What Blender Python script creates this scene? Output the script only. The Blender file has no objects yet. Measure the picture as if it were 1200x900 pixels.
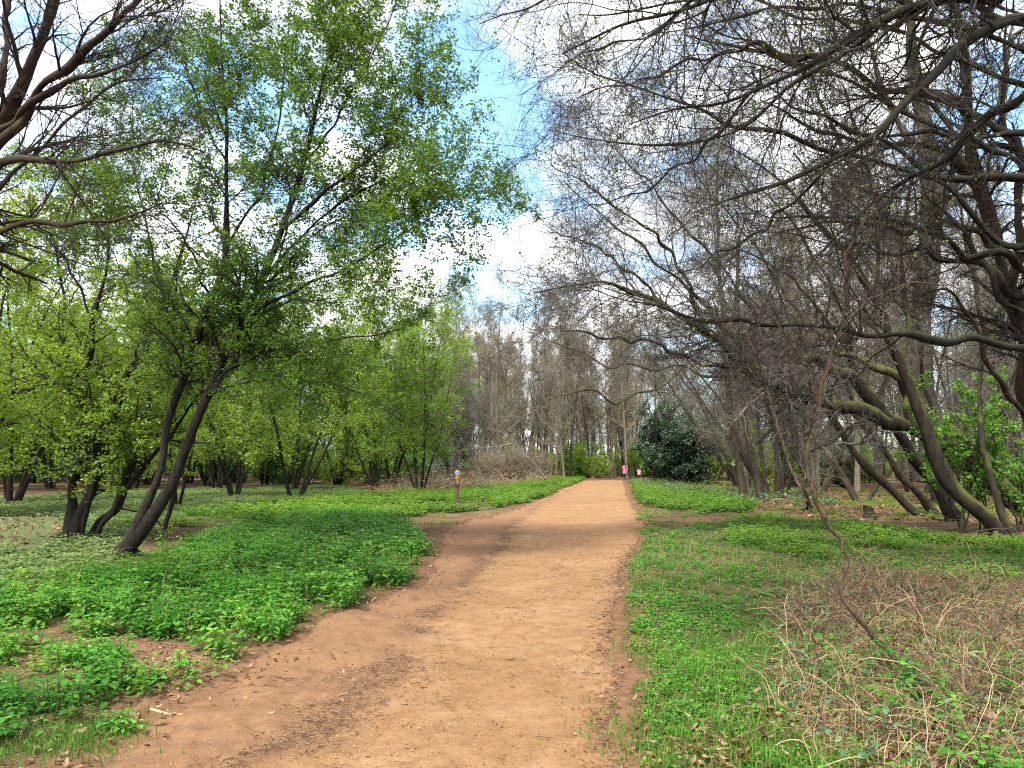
import bpy, math
import numpy as np
from mathutils import Vector

R_ = np.random.default_rng(11)
SC = bpy.context.scene
COL = SC.collection
rad = math.radians

# ------------------------------------------------------------------ camera
F, TH, H = 900.0, math.atan(93 / 900.0), 1.6
CT, ST = math.cos(TH), math.sin(TH)
cam = bpy.data.objects.new('camera', bpy.data.cameras.new('camera'))
COL.objects.link(cam)
cam.location = (0, 0, H)
cam.rotation_euler = (rad(90) + TH, 0, 0)
cam.data.sensor_width = 36
cam.data.lens = 27
cam.data.clip_start = 0.05
cam.data.clip_end = 3000
SC.camera = cam


def at(x, y, Y):
    """world point at forward distance Y seen at photo position x, y (1200 x 900)"""
    cx, cy = (x - 600) / F, (450 - y) / F
    d = np.array([cx, CT - cy * ST, ST + cy * CT])
    return d * (Y / d[1]) + np.array([0, 0, H])


def gnd(x, y):
    cx, cy = (x - 600) / F, (450 - y) / F
    d = np.array([cx, CT - cy * ST, ST + cy * CT])
    return (d * (-H / d[2]))[:2]


# ------------------------------------------------------------------ noise
def vnoise(x, y, seed=0):
    x = np.asarray(x, float); y = np.asarray(y, float)
    xi = np.floor(x).astype(np.int64); yi = np.floor(y).astype(np.int64)
    fx = x - xi; fy = y - yi
    fx = fx * fx * (3 - 2 * fx); fy = fy * fy * (3 - 2 * fy)

    def h(a, b):
        n = (a * 374761393 + b * 668265263 + seed * 144269504) & 0xffffffff
        n = ((n ^ (n >> 13)) * 1274126177) & 0xffffffff
        n = n ^ (n >> 16)
        return (n & 0xffff) / 65535.0
    a = h(xi, yi); b = h(xi + 1, yi); c = h(xi, yi + 1); d = h(xi + 1, yi + 1)
    return (a + (b - a) * fx) * (1 - fy) + (c + (d - c) * fx) * fy


def fbm(x, y, sc=1.0, o=3, seed=0):
    s, a, t = 0, 1.0, 0
    for k in range(o):
        s = s + a * vnoise(np.asarray(x) * sc, np.asarray(y) * sc, seed + k * 17)
        t += a; a *= .5; sc *= 2.07
    return s / t


def sstep(a, b, x):
    t = np.clip((x - a) / (b - a), 0, 1)
    return t * t * (3 - 2 * t)


# ------------------------------------------------------------------ path outline (world)
PLpx = [(895, 75), (870, 105), (845, 150), (820, 205), (800, 250), (770, 300), (740, 345), (720, 392), (700, 445), (680, 487), (660, 508),
        (640, 512), (625, 515), (612, 545), (600, 592), (590, 622), (580, 644), (572, 660), (566, 676), (563, 684)]
PRpx = [(900, 742), (850, 739), (800, 743), (760, 735), (720, 729), (690, 735), (660, 737), (640, 748), (620, 760), (605, 758),
        (595, 746), (585, 739), (575, 735), (566, 732), (563, 731)]
PMpx = [(895, 318), (850, 400), (800, 455), (750, 492), (700, 540), (650, 582), (620, 603), (595, 632), (580, 658), (566, 684)]


def outline(px, y0x):
    q = np.array([gnd(x, y) for y, x in px])
    q = np.vstack([[[y0x, -8.0]], [[y0x, 2.0]], q])
    return q[:, 1], q[:, 0]


ply, plx = outline(PLpx, -2.5)
pry, prx = outline(PRpx, 0.60)
pmy, pmx = outline(PMpx, -1.4)


def pxl(Y):
    return np.interp(Y, ply, plx) + (fbm(Y, Y * 0, 1.1, 4, 5) - .5) * .36


def pxr(Y):
    return np.interp(Y, pry, prx) + (fbm(Y, Y * 0 + 9, 1.2, 4, 6) - .5) * .30


def pxm(Y):
    return np.interp(Y, pmy, pmx) + (fbm(Y, Y * 0 + 3, .8, 3, 8) - .5) * .35


def on_path(x, y, m=0.0):
    return (x > pxl(y) - m) & (x < pxr(y) + m) & (y < 74)


def gz(x, y):
    """ground height"""
    x = np.asarray(x, float); y = np.asarray(y, float)
    z = (fbm(x, y, .55, 3, 21) - .5) * .10 + (fbm(x, y, 2.3, 2, 31) - .5) * .035
    return z * sstep(-2, 4, y + 3) * 1.0


def path_in(x, y):
    a = sstep(0, .30, x - pxl(y)) * sstep(0, .30, pxr(y) - x)
    return a * (1 - sstep(70, 76, y))


# ------------------------------------------------------------------ polygons on the ground
def wpoly(px):
    return np.array([gnd(x, max(y, 551)) for x, y in px])


def inpoly(P, x, y, jit=.0, seed=3, sc=1.3):
    if jit:
        x = x + (fbm(x, y, sc, 3, seed) - .5) * 2 * jit
        y = y + (fbm(x + 50, y, sc, 3, seed + 5) - .5) * 2 * jit * 1.6
    ins = np.zeros(len(x), bool)
    j = len(P) - 1
    for i in range(len(P)):
        xi, yi = P[i]; xj, yj = P[j]
        if yi != yj:
            c = ((yi > y) != (yj > y)) & (x < (xj - xi) * (y - yi) / (yj - yi) + xi)
            ins ^= c
        j = i
    return ins


NL = wpoly([(-150, 715), (0, 695), (70, 690), (150, 668), (230, 642), (300, 616), (420, 606), (480, 622), (502, 640), (498, 662), (470, 688),
            (430, 705), (375, 735), (330, 757), (270, 775), (215, 768), (150, 748), (80, 742), (-150, 750)])
NL2 = wpoly([(-250, 745), (0, 748), (60, 752), (120, 765), (185, 800), (190, 812), (130, 822), (70, 850), (-30, 880), (-250, 900)])
NFAR = wpoly([(120, 622), (200, 604), (330, 588), (440, 580), (520, 577), (600, 569), (655, 560), (686, 560), (676, 567), (650, 579), (610, 592),
              (560, 599), (520, 601), (470, 606), (380, 609), (250, 616)])
PALE = wpoly([(-300, 690), (-200, 600), (0, 585), (250, 572), (400, 570), (440, 580), (330, 590), (230, 603), (150, 640), (120, 668), (40, 692), (-100, 705)])
LITL = wpoly([(-200, 640), (-120, 610), (60, 606), (95, 618), (60, 636), (0, 645)])
MNDL = wpoly([(440, 578), (470, 566), (560, 558), (640, 555), (660, 561), (600, 570), (520, 578)])
GR = wpoly([(750, 960), (748, 850), (750, 790), (740, 735), (738, 690), (745, 655), (765, 630), (820, 612), (900, 606), (1010, 612), (1200, 636),
            (1500, 680), (1700, 960)])
NR = wpoly([(850, 612), (900, 606), (1010, 614), (1130, 630), (1400, 650), (1400, 700), (1200, 690), (1050, 678), (930, 655), (860, 635)])
NRF = wpoly([(740, 564), (775, 566), (840, 580), (885, 594), (870, 603), (800, 602), (750, 592)])
LITR = wpoly([(770, 562), (900, 570), (1060, 578), (1300, 592), (1400, 625), (1200, 626), (1090, 612), (1000, 611), (900, 604), (850, 585), (790, 570)])
BRM = wpoly([(930, 880), (900, 800), (930, 740), (950, 690), (1010, 668), (1080, 680), (1200, 690), (1400, 720), (1600, 900), (1400, 940), (1000, 940)])
SIDE = wpoly([(520, 600), (420, 604), (330, 611), (300, 617), (420, 612), (490, 626), (545, 618)])

SIDER = wpoly([(742, 596), (800, 604), (880, 606), (830, 622), (790, 632), (755, 650), (742, 660)])


# ------------------------------------------------------------------ mesh builder
class MB:
    def __init__(s):
        s.v, s.f, s.n = [], [], 0

    def add(s, V, Fc, mat=0, v=None, smooth=False):
        V = np.asarray(V, np.float32).reshape(-1, 3)
        Fc = np.asarray(Fc, np.int64)
        if len(Fc) == 0:
            return s
        if v is None:
            v = np.zeros(len(Fc), np.float32)
        s.v.append(V); s.f.append((Fc + s.n, mat, np.asarray(v, np.float32), smooth)); s.n += len(V)
        return s

    def build(s, name, mats, parent=None, origin=None):
        me = bpy.data.meshes.new(name)
        V = np.concatenate(s.v)
        if origin is not None:
            V = V - np.asarray(origin, np.float32)
        idx = np.concatenate([f.ravel() for f, *_ in s.f]).astype(np.int32)
        tot = np.concatenate([np.full(len(f), f.shape[1]) for f, *_ in s.f])
        start = np.concatenate([[0], np.cumsum(tot)[:-1]]).astype(np.int32)
        mi = np.concatenate([np.full(len(f), m) for f, m, *_ in s.f]).astype(np.int32)
        vv = np.concatenate([x for _, _, x, _ in s.f]).astype(np.float32)
        sm = np.concatenate([np.full(len(f), q) for f, _, _, q in s.f])
        me.vertices.add(len(V)); me.vertices.foreach_set('co', V.astype(np.float32).ravel())
        me.loops.add(len(idx)); me.loops.foreach_set('vertex_index', idx)
        me.polygons.add(len(start)); me.polygons.foreach_set('loop_start', start)
        me.polygons.foreach_set('material_index', mi)
        me.polygons.foreach_set('use_smooth', sm.astype(bool))
        a = me.attributes.new('v', 'FLOAT', 'FACE'); a.data.foreach_set('value', vv)
        me.update(calc_edges=True)
        for m in (mats if isinstance(mats, (list, tuple)) else [mats]):
            me.materials.append(m)
        o = bpy.data.objects.new(name, me)
        COL.objects.link(o)
        if parent is not None:
            o.parent = parent
        elif origin is not None:
            o.location = origin
        return o


def tag(o, label=None, cat=None, group=None, kind=None):
    if label: o['label'] = label
    if cat: o['category'] = cat
    if group: o['group'] = group
    if kind: o['kind'] = kind
    return o


def thing(name, label, cat, loc=(0, 0, 0), rz=0.0, group=None):
    o = bpy.data.objects.new(name, None)
    COL.objects.link(o)
    o.empty_display_size = .2
    o.location = loc
    o.rotation_euler = (0, 0, rz)
    return tag(o, label, cat, group)


def dup(root, loc, rz, sc=1.0, label=None, group=None):
    r = root.copy(); COL.objects.link(r)
    r.location = loc; r.rotation_euler = (0, 0, rz); r.scale = (sc, sc, sc) if np.isscalar(sc) else sc
    if label: r['label'] = label
    if group: r['group'] = group
    for ch in list(root.children):
        c = ch.copy(); COL.objects.link(c); c.parent = r
        for g in ch.children:
            d = g.copy(); COL.objects.link(d); d.parent = c
    return r


# ------------------------------------------------------------------ wood
def nrm(a):
    return a / np.maximum(np.linalg.norm(a, axis=-1, keepdims=True), 1e-9)


def tubes(mb, P, R, k=4, mat=0, v=None, jag=0.0):
    """P (N,S,3), R (N,S)"""
    N, S, _ = P.shape
    if N == 0:
        return
    T = np.empty_like(P)
    T[:, 1:-1] = P[:, 2:] - P[:, :-2]; T[:, 0] = P[:, 1] - P[:, 0]; T[:, -1] = P[:, -1] - P[:, -2]
    T = nrm(T)
    ref = np.where(np.abs(T[:, :1, 2:3]) > .85, np.array([1.0, .2, 0]), np.array([0, .15, 1.0]))
    ref = np.broadcast_to(ref, T.shape)
    A = nrm(np.cross(T, ref)); B = np.cross(T, A)
    an = np.arange(k) * 2 * math.pi / k
    rr = R[:, :, None] * np.ones(k)
    if jag:
        rr = rr * (1 + jag * (R_.random((N, S, k)) - .5) + jag * .7 * np.sin(2 * an + R_.random((N, 1, 1)) * 6))
    V = P[:, :, None] + rr[..., None] * (np.cos(an)[:, None] * A[:, :, None] + np.sin(an)[:, None] * B[:, :, None])
    i = (np.arange(N) * S * k)[:, None, None] + (np.arange(S - 1) * k)[None, :, None]
    a = i + np.arange(k); b = i + (np.arange(k) + 1) % k
    Fq = np.stack([a, b, b + k, a + k], -1).reshape(-1, 4)
    vv = None
    if v is not None:
        vv = np.repeat(v, (S - 1) * k)
    mb.add(V, Fq, mat, vv, True)


def catmull(pts, n):
    pts = np.asarray(pts, float)
    q = np.vstack([2 * pts[0] - pts[1], pts, 2 * pts[-1] - pts[-2]])
    d = np.concatenate([[0], np.cumsum(np.linalg.norm(np.diff(pts[:, :3], axis=0), axis=1))])
    out = []
    for s in np.linspace(0, d[-1], n):
        i = min(np.searchsorted(d, s, 'right') - 1, len(pts) - 2)
        t = (s - d[i]) / max(d[i + 1] - d[i], 1e-9)
        p0, p1, p2, p3 = q[i:i + 4]
        out.append(.5 * (2 * p1 + (p2 - p0) * t + (2 * p0 - 5 * p1 + 4 * p2 - p3) * t * t + (3 * p1 - p0 - 3 * p2 + p3) * t ** 3))
    return np.array(out)


def stems(lst, S=15, wob=.35, ground=True):
    """lst of polylines [(x,y,Y,r) ...] in photo position + distance -> (P,R) stacked"""
    Ps, Rs = [], []
    for pl in lst:
        p = np.array([list(at(x, y, Y)) + [r] for x, y, Y, r in pl])
        c = catmull(p, S)
        R = np.maximum(c[:, 3], .003)
        j = R_.normal(0, 1, (S, 3)) * ((R[:, None] + .10 * min(1, pl[0][2] / 17) * (S < 40)) * wob)
        j[0] = 0
        Ps.append(c[:, :3] + j); Rs.append(R)
    return np.array(Ps), np.array(Rs)


def spawn(par, per, t0=.2, t1=1., ang=(30, 60), ln=(.4, .7), frac=True, rr=.55, S=5, wob=.16, up=.0, minr=.002, taper=.3, tl=.5, flat=0.0, side=None):
    P, R = par
    N, S1, _ = P.shape
    LL = np.linalg.norm(np.diff(P, axis=1), axis=2).sum(1)
    wl = np.clip(LL / LL.mean(), .25, 2.6) if N else LL
    cnt = R_.poisson(per * wl) if per < 3 else np.maximum(1, np.round(per * wl * R_.uniform(.75, 1.25, N))).astype(int)
    idx = np.repeat(np.arange(N), cnt)
    M = len(idx)
    if M == 0:
        return np.zeros((0, S + 1, 3)), np.zeros((0, S + 1))
    t = R_.uniform(t0, t1, M)
    f = np.minimum(t * (S1 - 1), S1 - 1.001); i = f.astype(int); a = (f - i)[:, None]
    pos = P[idx, i] * (1 - a) + P[idx, i + 1] * a
    tan = nrm(P[idx, i + 1] - P[idx, i])
    r = R[idx, i] * (1 - a[:, 0]) + R[idx, i + 1] * a[:, 0]
    L = np.linalg.norm(np.diff(P, axis=1), axis=2).sum(1)[idx]
    length = R_.uniform(*ln, M) * (L if frac else 1) * (1 - tl * t)
    rv = R_.normal(size=(M, 3))
    rv[:, 2] *= (1 - flat)
    if side is not None:
        rv += np.asarray(side)
    perp = nrm(rv - (rv * tan).sum(1, keepdims=True) * tan)
    an = np.radians(R_.uniform(*ang, M))[:, None]
    d = np.cos(an) * tan + np.sin(an) * perp
    out = np.empty((M, S + 1, 3)); out[:, 0] = pos
    UP = np.array([0, 0, 1.0])
    for s in range(S):
        d = nrm(d + R_.normal(size=(M, 3)) * wob + UP * up)
        out[:, s + 1] = out[:, s] + d * (length / S)[:, None]
    r0 = np.maximum(r * rr, minr)
    r0 = np.minimum(r0, np.maximum(length * .035, minr))
    rc = r0[:, None] * np.linspace(1, taper, S + 1)
    return out, np.maximum(rc, minr * .8)


# ------------------------------------------------------------------ leaves
T_DIA = (np.array([[0, 0, 0], [.5, .33, .10], [1, 0, -.05], [.5, -.33, .10]]), np.array([[0, 2, 1], [0, 3, 2]]))
T_RND = (np.array([[0, 0, 0], [.25, .34, .07], [.72, .30, .07], [1, 0, -.06], [.72, -.30, .07], [.25, -.34, .07]]), np.array([[0, 3, 2, 1], [0, 5, 4, 3]]))
T_NET = (np.array([[0, 0, 0], [.5, 0, -.02], [1, 0, -.16], [.2, .30, .05], [.6, .24, .0], [.2, -.30, .05], [.6, -.24, .0]]),
         np.array([[0, 1, 3], [1, 4, 3], [1, 2, 4], [0, 5, 1], [1, 5, 6], [1, 6, 2]]))
T_CUR = (np.array([[0, 0, 0], [.32, .30, .13], [.78, .16, .04], [1.1, .03, .16], [.66, -.27, .0], [.25, -.21, .09], [.5, 0, -.05]]),
         np.array([[0, 6, 1], [1, 6, 2], [6, 3, 2], [6, 4, 3], [5, 4, 6], [0, 5, 6]]))


def stamp(mb, T, pos, ax, up, size, mat=0, v=None, wid=1.0):
    tv, tf = T
    N = len(pos)
    if N == 0:
        return
    ax = nrm(ax)
    ay = nrm(np.cross(up, ax)); az = np.cross(ax, ay)
    sz = np.broadcast_to(np.asarray(size, float), (N,))[:, None, None]
    V = pos[:, None] + sz * (tv[None, :, 0:1] * ax[:, None] + wid * tv[None, :, 1:2] * ay[:, None] + tv[None, :, 2:3] * az[:, None])
    Fc = (np.arange(N) * len(tv))[:, None, None] + tf[None]
    vv = R_.random(N) if v is None else v
    mb.add(V, Fc.reshape(-1, tf.shape[1]), mat, np.repeat(vv, len(tf)))


def leaves_on(mb, tw, per, size, T=T_DIA, mat=1, t0=.15, spread=.03, upb=.8, droop=-.1, clump=None):
    P, R = tw
    N, S1, _ = P.shape
    if N == 0:
        return
    cnt = R_.poisson(per, N)
    idx = np.repeat(np.arange(N), cnt); M = len(idx)
    t = R_.uniform(t0, 1, M); f = np.minimum(t * (S1 - 1), S1 - 1.001); i = f.astype(int); a = (f - i)[:, None]
    pos = P[idx, i] * (1 - a) + P[idx, i + 1] * a + R_.normal(size=(M, 3)) * spread
    ax = R_.normal(size=(M, 3)) + nrm(P[idx, i + 1] - P[idx, i]) * .6; ax[:, 2] = ax[:, 2] * .5 + droop
    up = R_.normal(size=(M, 3)) * .6 + np.array([0, 0, upb])
    tone = R_.random(N)[idx] * .5 + R_.random(M) * .5
    stamp(mb, T, pos, ax, up, R_.uniform(size[0], size[1], M), mat, tone)


# ------------------------------------------------------------------ materials
def newmat(name):
    m = bpy.data.materials.new(name); m.use_nodes = True
    nt = m.node_tree; nt.nodes.clear()
    out = nt.nodes.new('ShaderNodeOutputMaterial')
    return m, nt, out


def N_(nt, t, **kw):
    n = nt.nodes.new(t)
    for k, v in kw.items():
        if k.startswith('i_'):
            n.inputs[k[2:].replace('_', ' ')].default_value = v
        else:
            setattr(n, k, v)
    return n


def ramp(nt, fac, stops, interp='LINEAR'):
    n = nt.nodes.new('ShaderNodeValToRGB'); n.color_ramp.interpolation = interp
    e = n.color_ramp.elements
    while len(e) > 1:
        e.remove(e[-1])
    e[0].position = stops[0][0]; e[0].color = (*stops[0][1], 1)
    for p, c in stops[1:]:
        q = e.new(p); q.color = (*c, 1)
    nt.links.new(fac, n.inputs['Fac'])
    return n.outputs['Color']


def mixc(nt, fac, a, b, mode='MIX'):
    n = nt.nodes.new('ShaderNodeMix'); n.data_type = 'RGBA'; n.blend_type = mode
    for s, v in ((n.inputs['Factor'], fac), (n.inputs['A'], a), (n.inputs['B'], b)):
        pass
    ins = [i for i in n.inputs if i.enabled]
    for s, v in zip((n.inputs[0], n.inputs[6], n.inputs[7]), (fac, a, b)):
        if isinstance(v, (int, float)): s.default_value = v
        elif isinstance(v, tuple): s.default_value = (*v, 1)
        else: nt.links.new(v, s)
    return n.outputs[2]


def leafmat(name, cols, trans=.35, rough=.5, spec=.35, tcol=None):
    m, nt, out = newmat(name)
    at_ = N_(nt, 'ShaderNodeAttribute', attribute_name='v')
    c = ramp(nt, at_.outputs['Fac'], [(i / (len(cols) - 1), q) for i, q in enumerate(cols)])
    p = N_(nt, 'ShaderNodeBsdfPrincipled'); p.inputs['Roughness'].default_value = rough
    p.inputs['Specular IOR Level'].default_value = spec
    nt.links.new(c, p.inputs['Base Color'])
    if trans:
        t = N_(nt, 'ShaderNodeBsdfTranslucent')
        tc = mixc(nt, 1.0, c, (1.5, 1.35, .6) if tcol is None else tcol, 'MULTIPLY')
        nt.links.new(tc, t.inputs['Color'])
        mx = N_(nt, 'ShaderNodeMixShader'); mx.inputs[0].default_value = trans
        nt.links.new(p.outputs[0], mx.inputs[1]); nt.links.new(t.outputs[0], mx.inputs[2])
        nt.links.new(mx.outputs[0], out.inputs['Surface'])
    else:
        nt.links.new(p.outputs[0], out.inputs['Surface'])
    return m


def barkmat(name, dark, light, moss=None, mossamt=.5, scale=9.0, bump=.5):
    m, nt, out = newmat(name)
    tc = N_(nt, 'ShaderNodeTexCoord')
    mp = N_(nt, 'ShaderNodeMapping'); mp.inputs['Scale'].default_value = (1, 1, .28)
    nt.links.new(tc.outputs['Object'], mp.inputs['Vector'])
    n1 = N_(nt, 'ShaderNodeTexNoise'); n1.inputs['Scale'].default_value = scale; n1.inputs['Detail'].default_value = 6; n1.inputs['Roughness'].default_value = .7
    nt.links.new(mp.outputs[0], n1.inputs['Vector'])
    c = ramp(nt, n1.outputs['Fac'], [(.32, dark), (.68, light)])
    if moss:
        n2 = N_(nt, 'ShaderNodeTexNoise'); n2.inputs['Scale'].default_value = 2.2; n2.inputs['Detail'].default_value = 4
        nt.links.new(tc.outputs['Object'], n2.inputs['Vector'])
        g = N_(nt, 'ShaderNodeNewGeometry')
        sx = N_(nt, 'ShaderNodeSeparateXYZ'); nt.links.new(g.outputs['Normal'], sx.inputs[0])
        ma = N_(nt, 'ShaderNodeMath', operation='MULTIPLY_ADD'); ma.inputs[1].default_value = .45; ma.inputs[2].default_value = mossamt - .5
        nt.links.new(sx.outputs['Z'], ma.inputs[0])
        ad = N_(nt, 'ShaderNodeMath', operation='ADD'); nt.links.new(ma.outputs[0], ad.inputs[0]); nt.links.new(n2.outputs['Fac'], ad.inputs[1])
        f = ramp(nt, ad.outputs[0], [(.48, (0, 0, 0)), (.66, (1, 1, 1))])
        c = mixc(nt, f, c, moss)
    p = N_(nt, 'ShaderNodeBsdfPrincipled'); p.inputs['Roughness'].default_value = .88; p.inputs['Specular IOR Level'].default_value = .2
    nt.links.new(c, p.inputs['Base Color'])
    b = N_(nt, 'ShaderNodeBump'); b.inputs['Strength'].default_value = bump; b.inputs['Distance'].default_value = .03
    nt.links.new(n1.outputs['Fac'], b.inputs['Height']); nt.links.new(b.outputs[0], p.inputs['Normal'])
    nt.links.new(p.outputs[0], out.inputs['Surface'])
    return m


def plain(name, col, rough=.6, spec=.3, noise=.25, scale=20.0):
    m, nt, out = newmat(name)
    tc = N_(nt, 'ShaderNodeTexCoord')
    n1 = N_(nt, 'ShaderNodeTexNoise'); n1.inputs['Scale'].default_value = scale; n1.inputs['Detail'].default_value = 4
    nt.links.new(tc.outputs['Object'], n1.inputs['Vector'])
    d = tuple(x * (1 - noise) for x in col); l = tuple(min(1, x * (1 + noise)) for x in col)
    c = ramp(nt, n1.outputs['Fac'], [(.3, d), (.7, l)])
    p = N_(nt, 'ShaderNodeBsdfPrincipled'); p.inputs['Roughness'].default_value = rough; p.inputs['Specular IOR Level'].default_value = spec
    nt.links.new(c, p.inputs['Base Color']); nt.links.new(p.outputs[0], out.inputs['Surface'])
    return m


M = {}
M['bark_dark'] = barkmat('bark_dark', (.003, .0024, .002), (.026, .020, .014), (.020, .025, .008), .34, 16, 1.0)
M['bark_mid'] = barkmat('bark_mid', (.009, .007, .005), (.050, .039, .026), (.034, .039, .011), .38)
M['bark_oak'] = barkmat('bark_oak', (.006, .005, .004), (.036, .028, .019), (.058, .068, .012), .43, 9, 1.0)
M['bark_grey'] = barkmat('bark_grey', (.05, .042, .032), (.19, .16, .12), (.07, .07, .03), .40)
M['bark_red'] = barkmat('bark_red', (.007, .005, .004), (.050, .029, .018), (.035, .036, .010), .34)
M['bark_sapling'] = barkmat('bark_sapling', (.025, .016, .010), (.13, .085, .052), None, scale=40, bump=.8)
M['twig_dark'] = barkmat('twig_dark', (.009, .0075, .006), (.045, .037, .028), bump=0)
M['twig_grey'] = barkmat('twig_grey', (.050, .045, .037), (.175, .158, .130), bump=0)
M['twig_tan'] = barkmat('twig_tan', (.12, .10, .072), (.28, .235, .17), bump=0)
M['leaf_hero'] = leafmat('leaf_hero', [(.030, .080, .010), (.072, .15, .017), (.14, .235, .028)], .5)
M['leaf_yellow'] = leafmat('leaf_yellow', [(.095, .17, .022), (.175, .28, .034), (.28, .39, .06)], .52)
M['leaf_mid'] = leafmat('leaf_mid', [(.075, .155, .020), (.14, .25, .030), (.22, .34, .048)], .5)
M['leaf_olive'] = leafmat('leaf_olive', [(.055, .075, .016), (.10, .115, .028), (.15, .15, .04)], .4)
M['leaf_bright'] = leafmat('leaf_bright', [(.06, .15, .02), (.10, .23, .03), (.16, .30, .05)], .45)
M['leaf_holly'] = leafmat('leaf_holly', [(.020, .046, .024), (.042, .085, .046), (.11, .155, .10)], .10, .45, .4)  # lighter grey tones put the leaves' glossy reflections into the colour
M['bud'] = leafmat('bud', [(.11, .078, .030), (.17, .125, .045), (.21, .18, .06)], .3)
M['nettle'] = leafmat('nettle', [(.020, .080, .011), (.062, .20, .022), (.15, .34, .042)], .34, .55, .15)
M['nettle_light'] = leafmat('nettle_light', [(.035, .095, .010), (.085, .185, .016), (.17, .28, .03)], .32, .55, .25)
M['pale_leaf'] = leafmat('pale_leaf', [(.05, .09, .025), (.10, .155, .05), (.18, .235, .10)], .25, .6, .2)
M['grass'] = leafmat('grass', [(.028, .085, .010), (.062, .165, .015), (.14, .24, .035)], .35, .5, .3)
M['grass_dry'] = leafmat('grass_dry', [(.22, .15, .075), (.34, .25, .13), (.44, .36, .21)], .2, .6, .2)
M['litter'] = leafmat('litter', [(.05, .026, .014), (.12, .064, .034), (.20, .118, .066), (.31, .21, .13)], .12, .7, .2, (1.1, .9, .7))
M['cane_tan'] = leafmat('cane_tan', [(.06, .034, .019), (.19, .12, .062), (.43, .31, .18)], 0, .7, .2)
M['cane_red'] = leafmat('cane_red', [(.035, .020, .016), (.075, .038, .028), (.13, .07, .045)], 0, .6, .3)
M['mulch'] = leafmat('mulch', [(.05, .03, .019), (.15, .088, .052), (.28, .18, .11)], 0, .8, .15)
M['grit'] = leafmat('grit', [(.10, .055, .03), (.20, .115, .06), (.34, .24, .15)], 0, .9, .1)
M['bramble_leaf'] = leafmat('bramble_leaf', [(.022, .06, .020), (.05, .12, .04), (.10, .17, .075)], .2, .45, .4)
M['greyleaf'] = leafmat('greyleaf', [(.05, .075, .045), (.11, .14, .10), (.22, .26, .21)], .1, .4, .5)


# ground material -------------------------------------------------------------
def ground_material():
    m, nt, out = newmat('woodland_floor')
    tc = N_(nt, 'ShaderNodeTexCoord')

    def noise(s, d=5, r=.65):
        n = N_(nt, 'ShaderNodeTexNoise'); n.inputs['Scale'].default_value = s; n.inputs['Detail'].default_value = d; n.inputs['Roughness'].default_value = r
        nt.links.new(tc.outputs['Object'], n.inputs['Vector']); return n.outputs['Fac']
    soil = ramp(nt, noise(34, 8, .8), [(.3, (.030, .018, .010)), (.6, (.085, .050, .028)), (.8, (.15, .095, .055))])
    lit = ramp(nt, noise(48, 8, .8), [(.36, (.06, .032, .018)), (.5, (.15, .085, .048)), (.75, (.26, .17, .10))])
    grn = ramp(nt, noise(60, 8, .8), [(.36, (.030, .030, .010)), (.5, (.045, .085, .014)), (.62, (.09, .13, .025)), (.75, (.16, .13, .06))])
    pal = ramp(nt, noise(40, 8, .8), [(.36, (.035, .045, .018)), (.5, (.08, .11, .04)), (.7, (.15, .19, .085))])
    dirt = ramp(nt, noise(9), [(.3, (.09, .048, .026)), (.6, (.17, .095, .050)), (.8, (.23, .14, .08))])

    def attr(n):
        a = N_(nt, 'ShaderNodeAttribute', attribute_name=n); return a.outputs['Fac']
    c = mixc(nt, attr('litter'), soil, lit)
    c = mixc(nt, attr('pale'), c, pal)
    gm = N_(nt, 'ShaderNodeMath', operation='MULTIPLY'); nt.links.new(attr('green'), gm.inputs[0]); nt.links.new(ramp(nt, noise(7, 6, .7), [(.38, (.15, .15, .15)), (.6, (1, 1, 1))]), gm.inputs[1])
    c = mixc(nt, gm.outputs[0], c, grn)
    c = mixc(nt, attr('dirt'), c, dirt)
    p = N_(nt, 'ShaderNodeBsdfPrincipled'); p.inputs['Roughness'].default_value = .95; p.inputs['Specular IOR Level'].default_value = .1
    nt.links.new(c, p.inputs['Base Color'])
    b = N_(nt, 'ShaderNodeBump'); b.inputs['Strength'].default_value = .7; b.inputs['Distance'].default_value = .03
    nt.links.new(noise(30), b.inputs['Height']); nt.links.new(b.outputs[0], p.inputs['Normal'])
    nt.links.new(p.outputs[0], out.inputs['Surface'])
    return m


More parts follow.
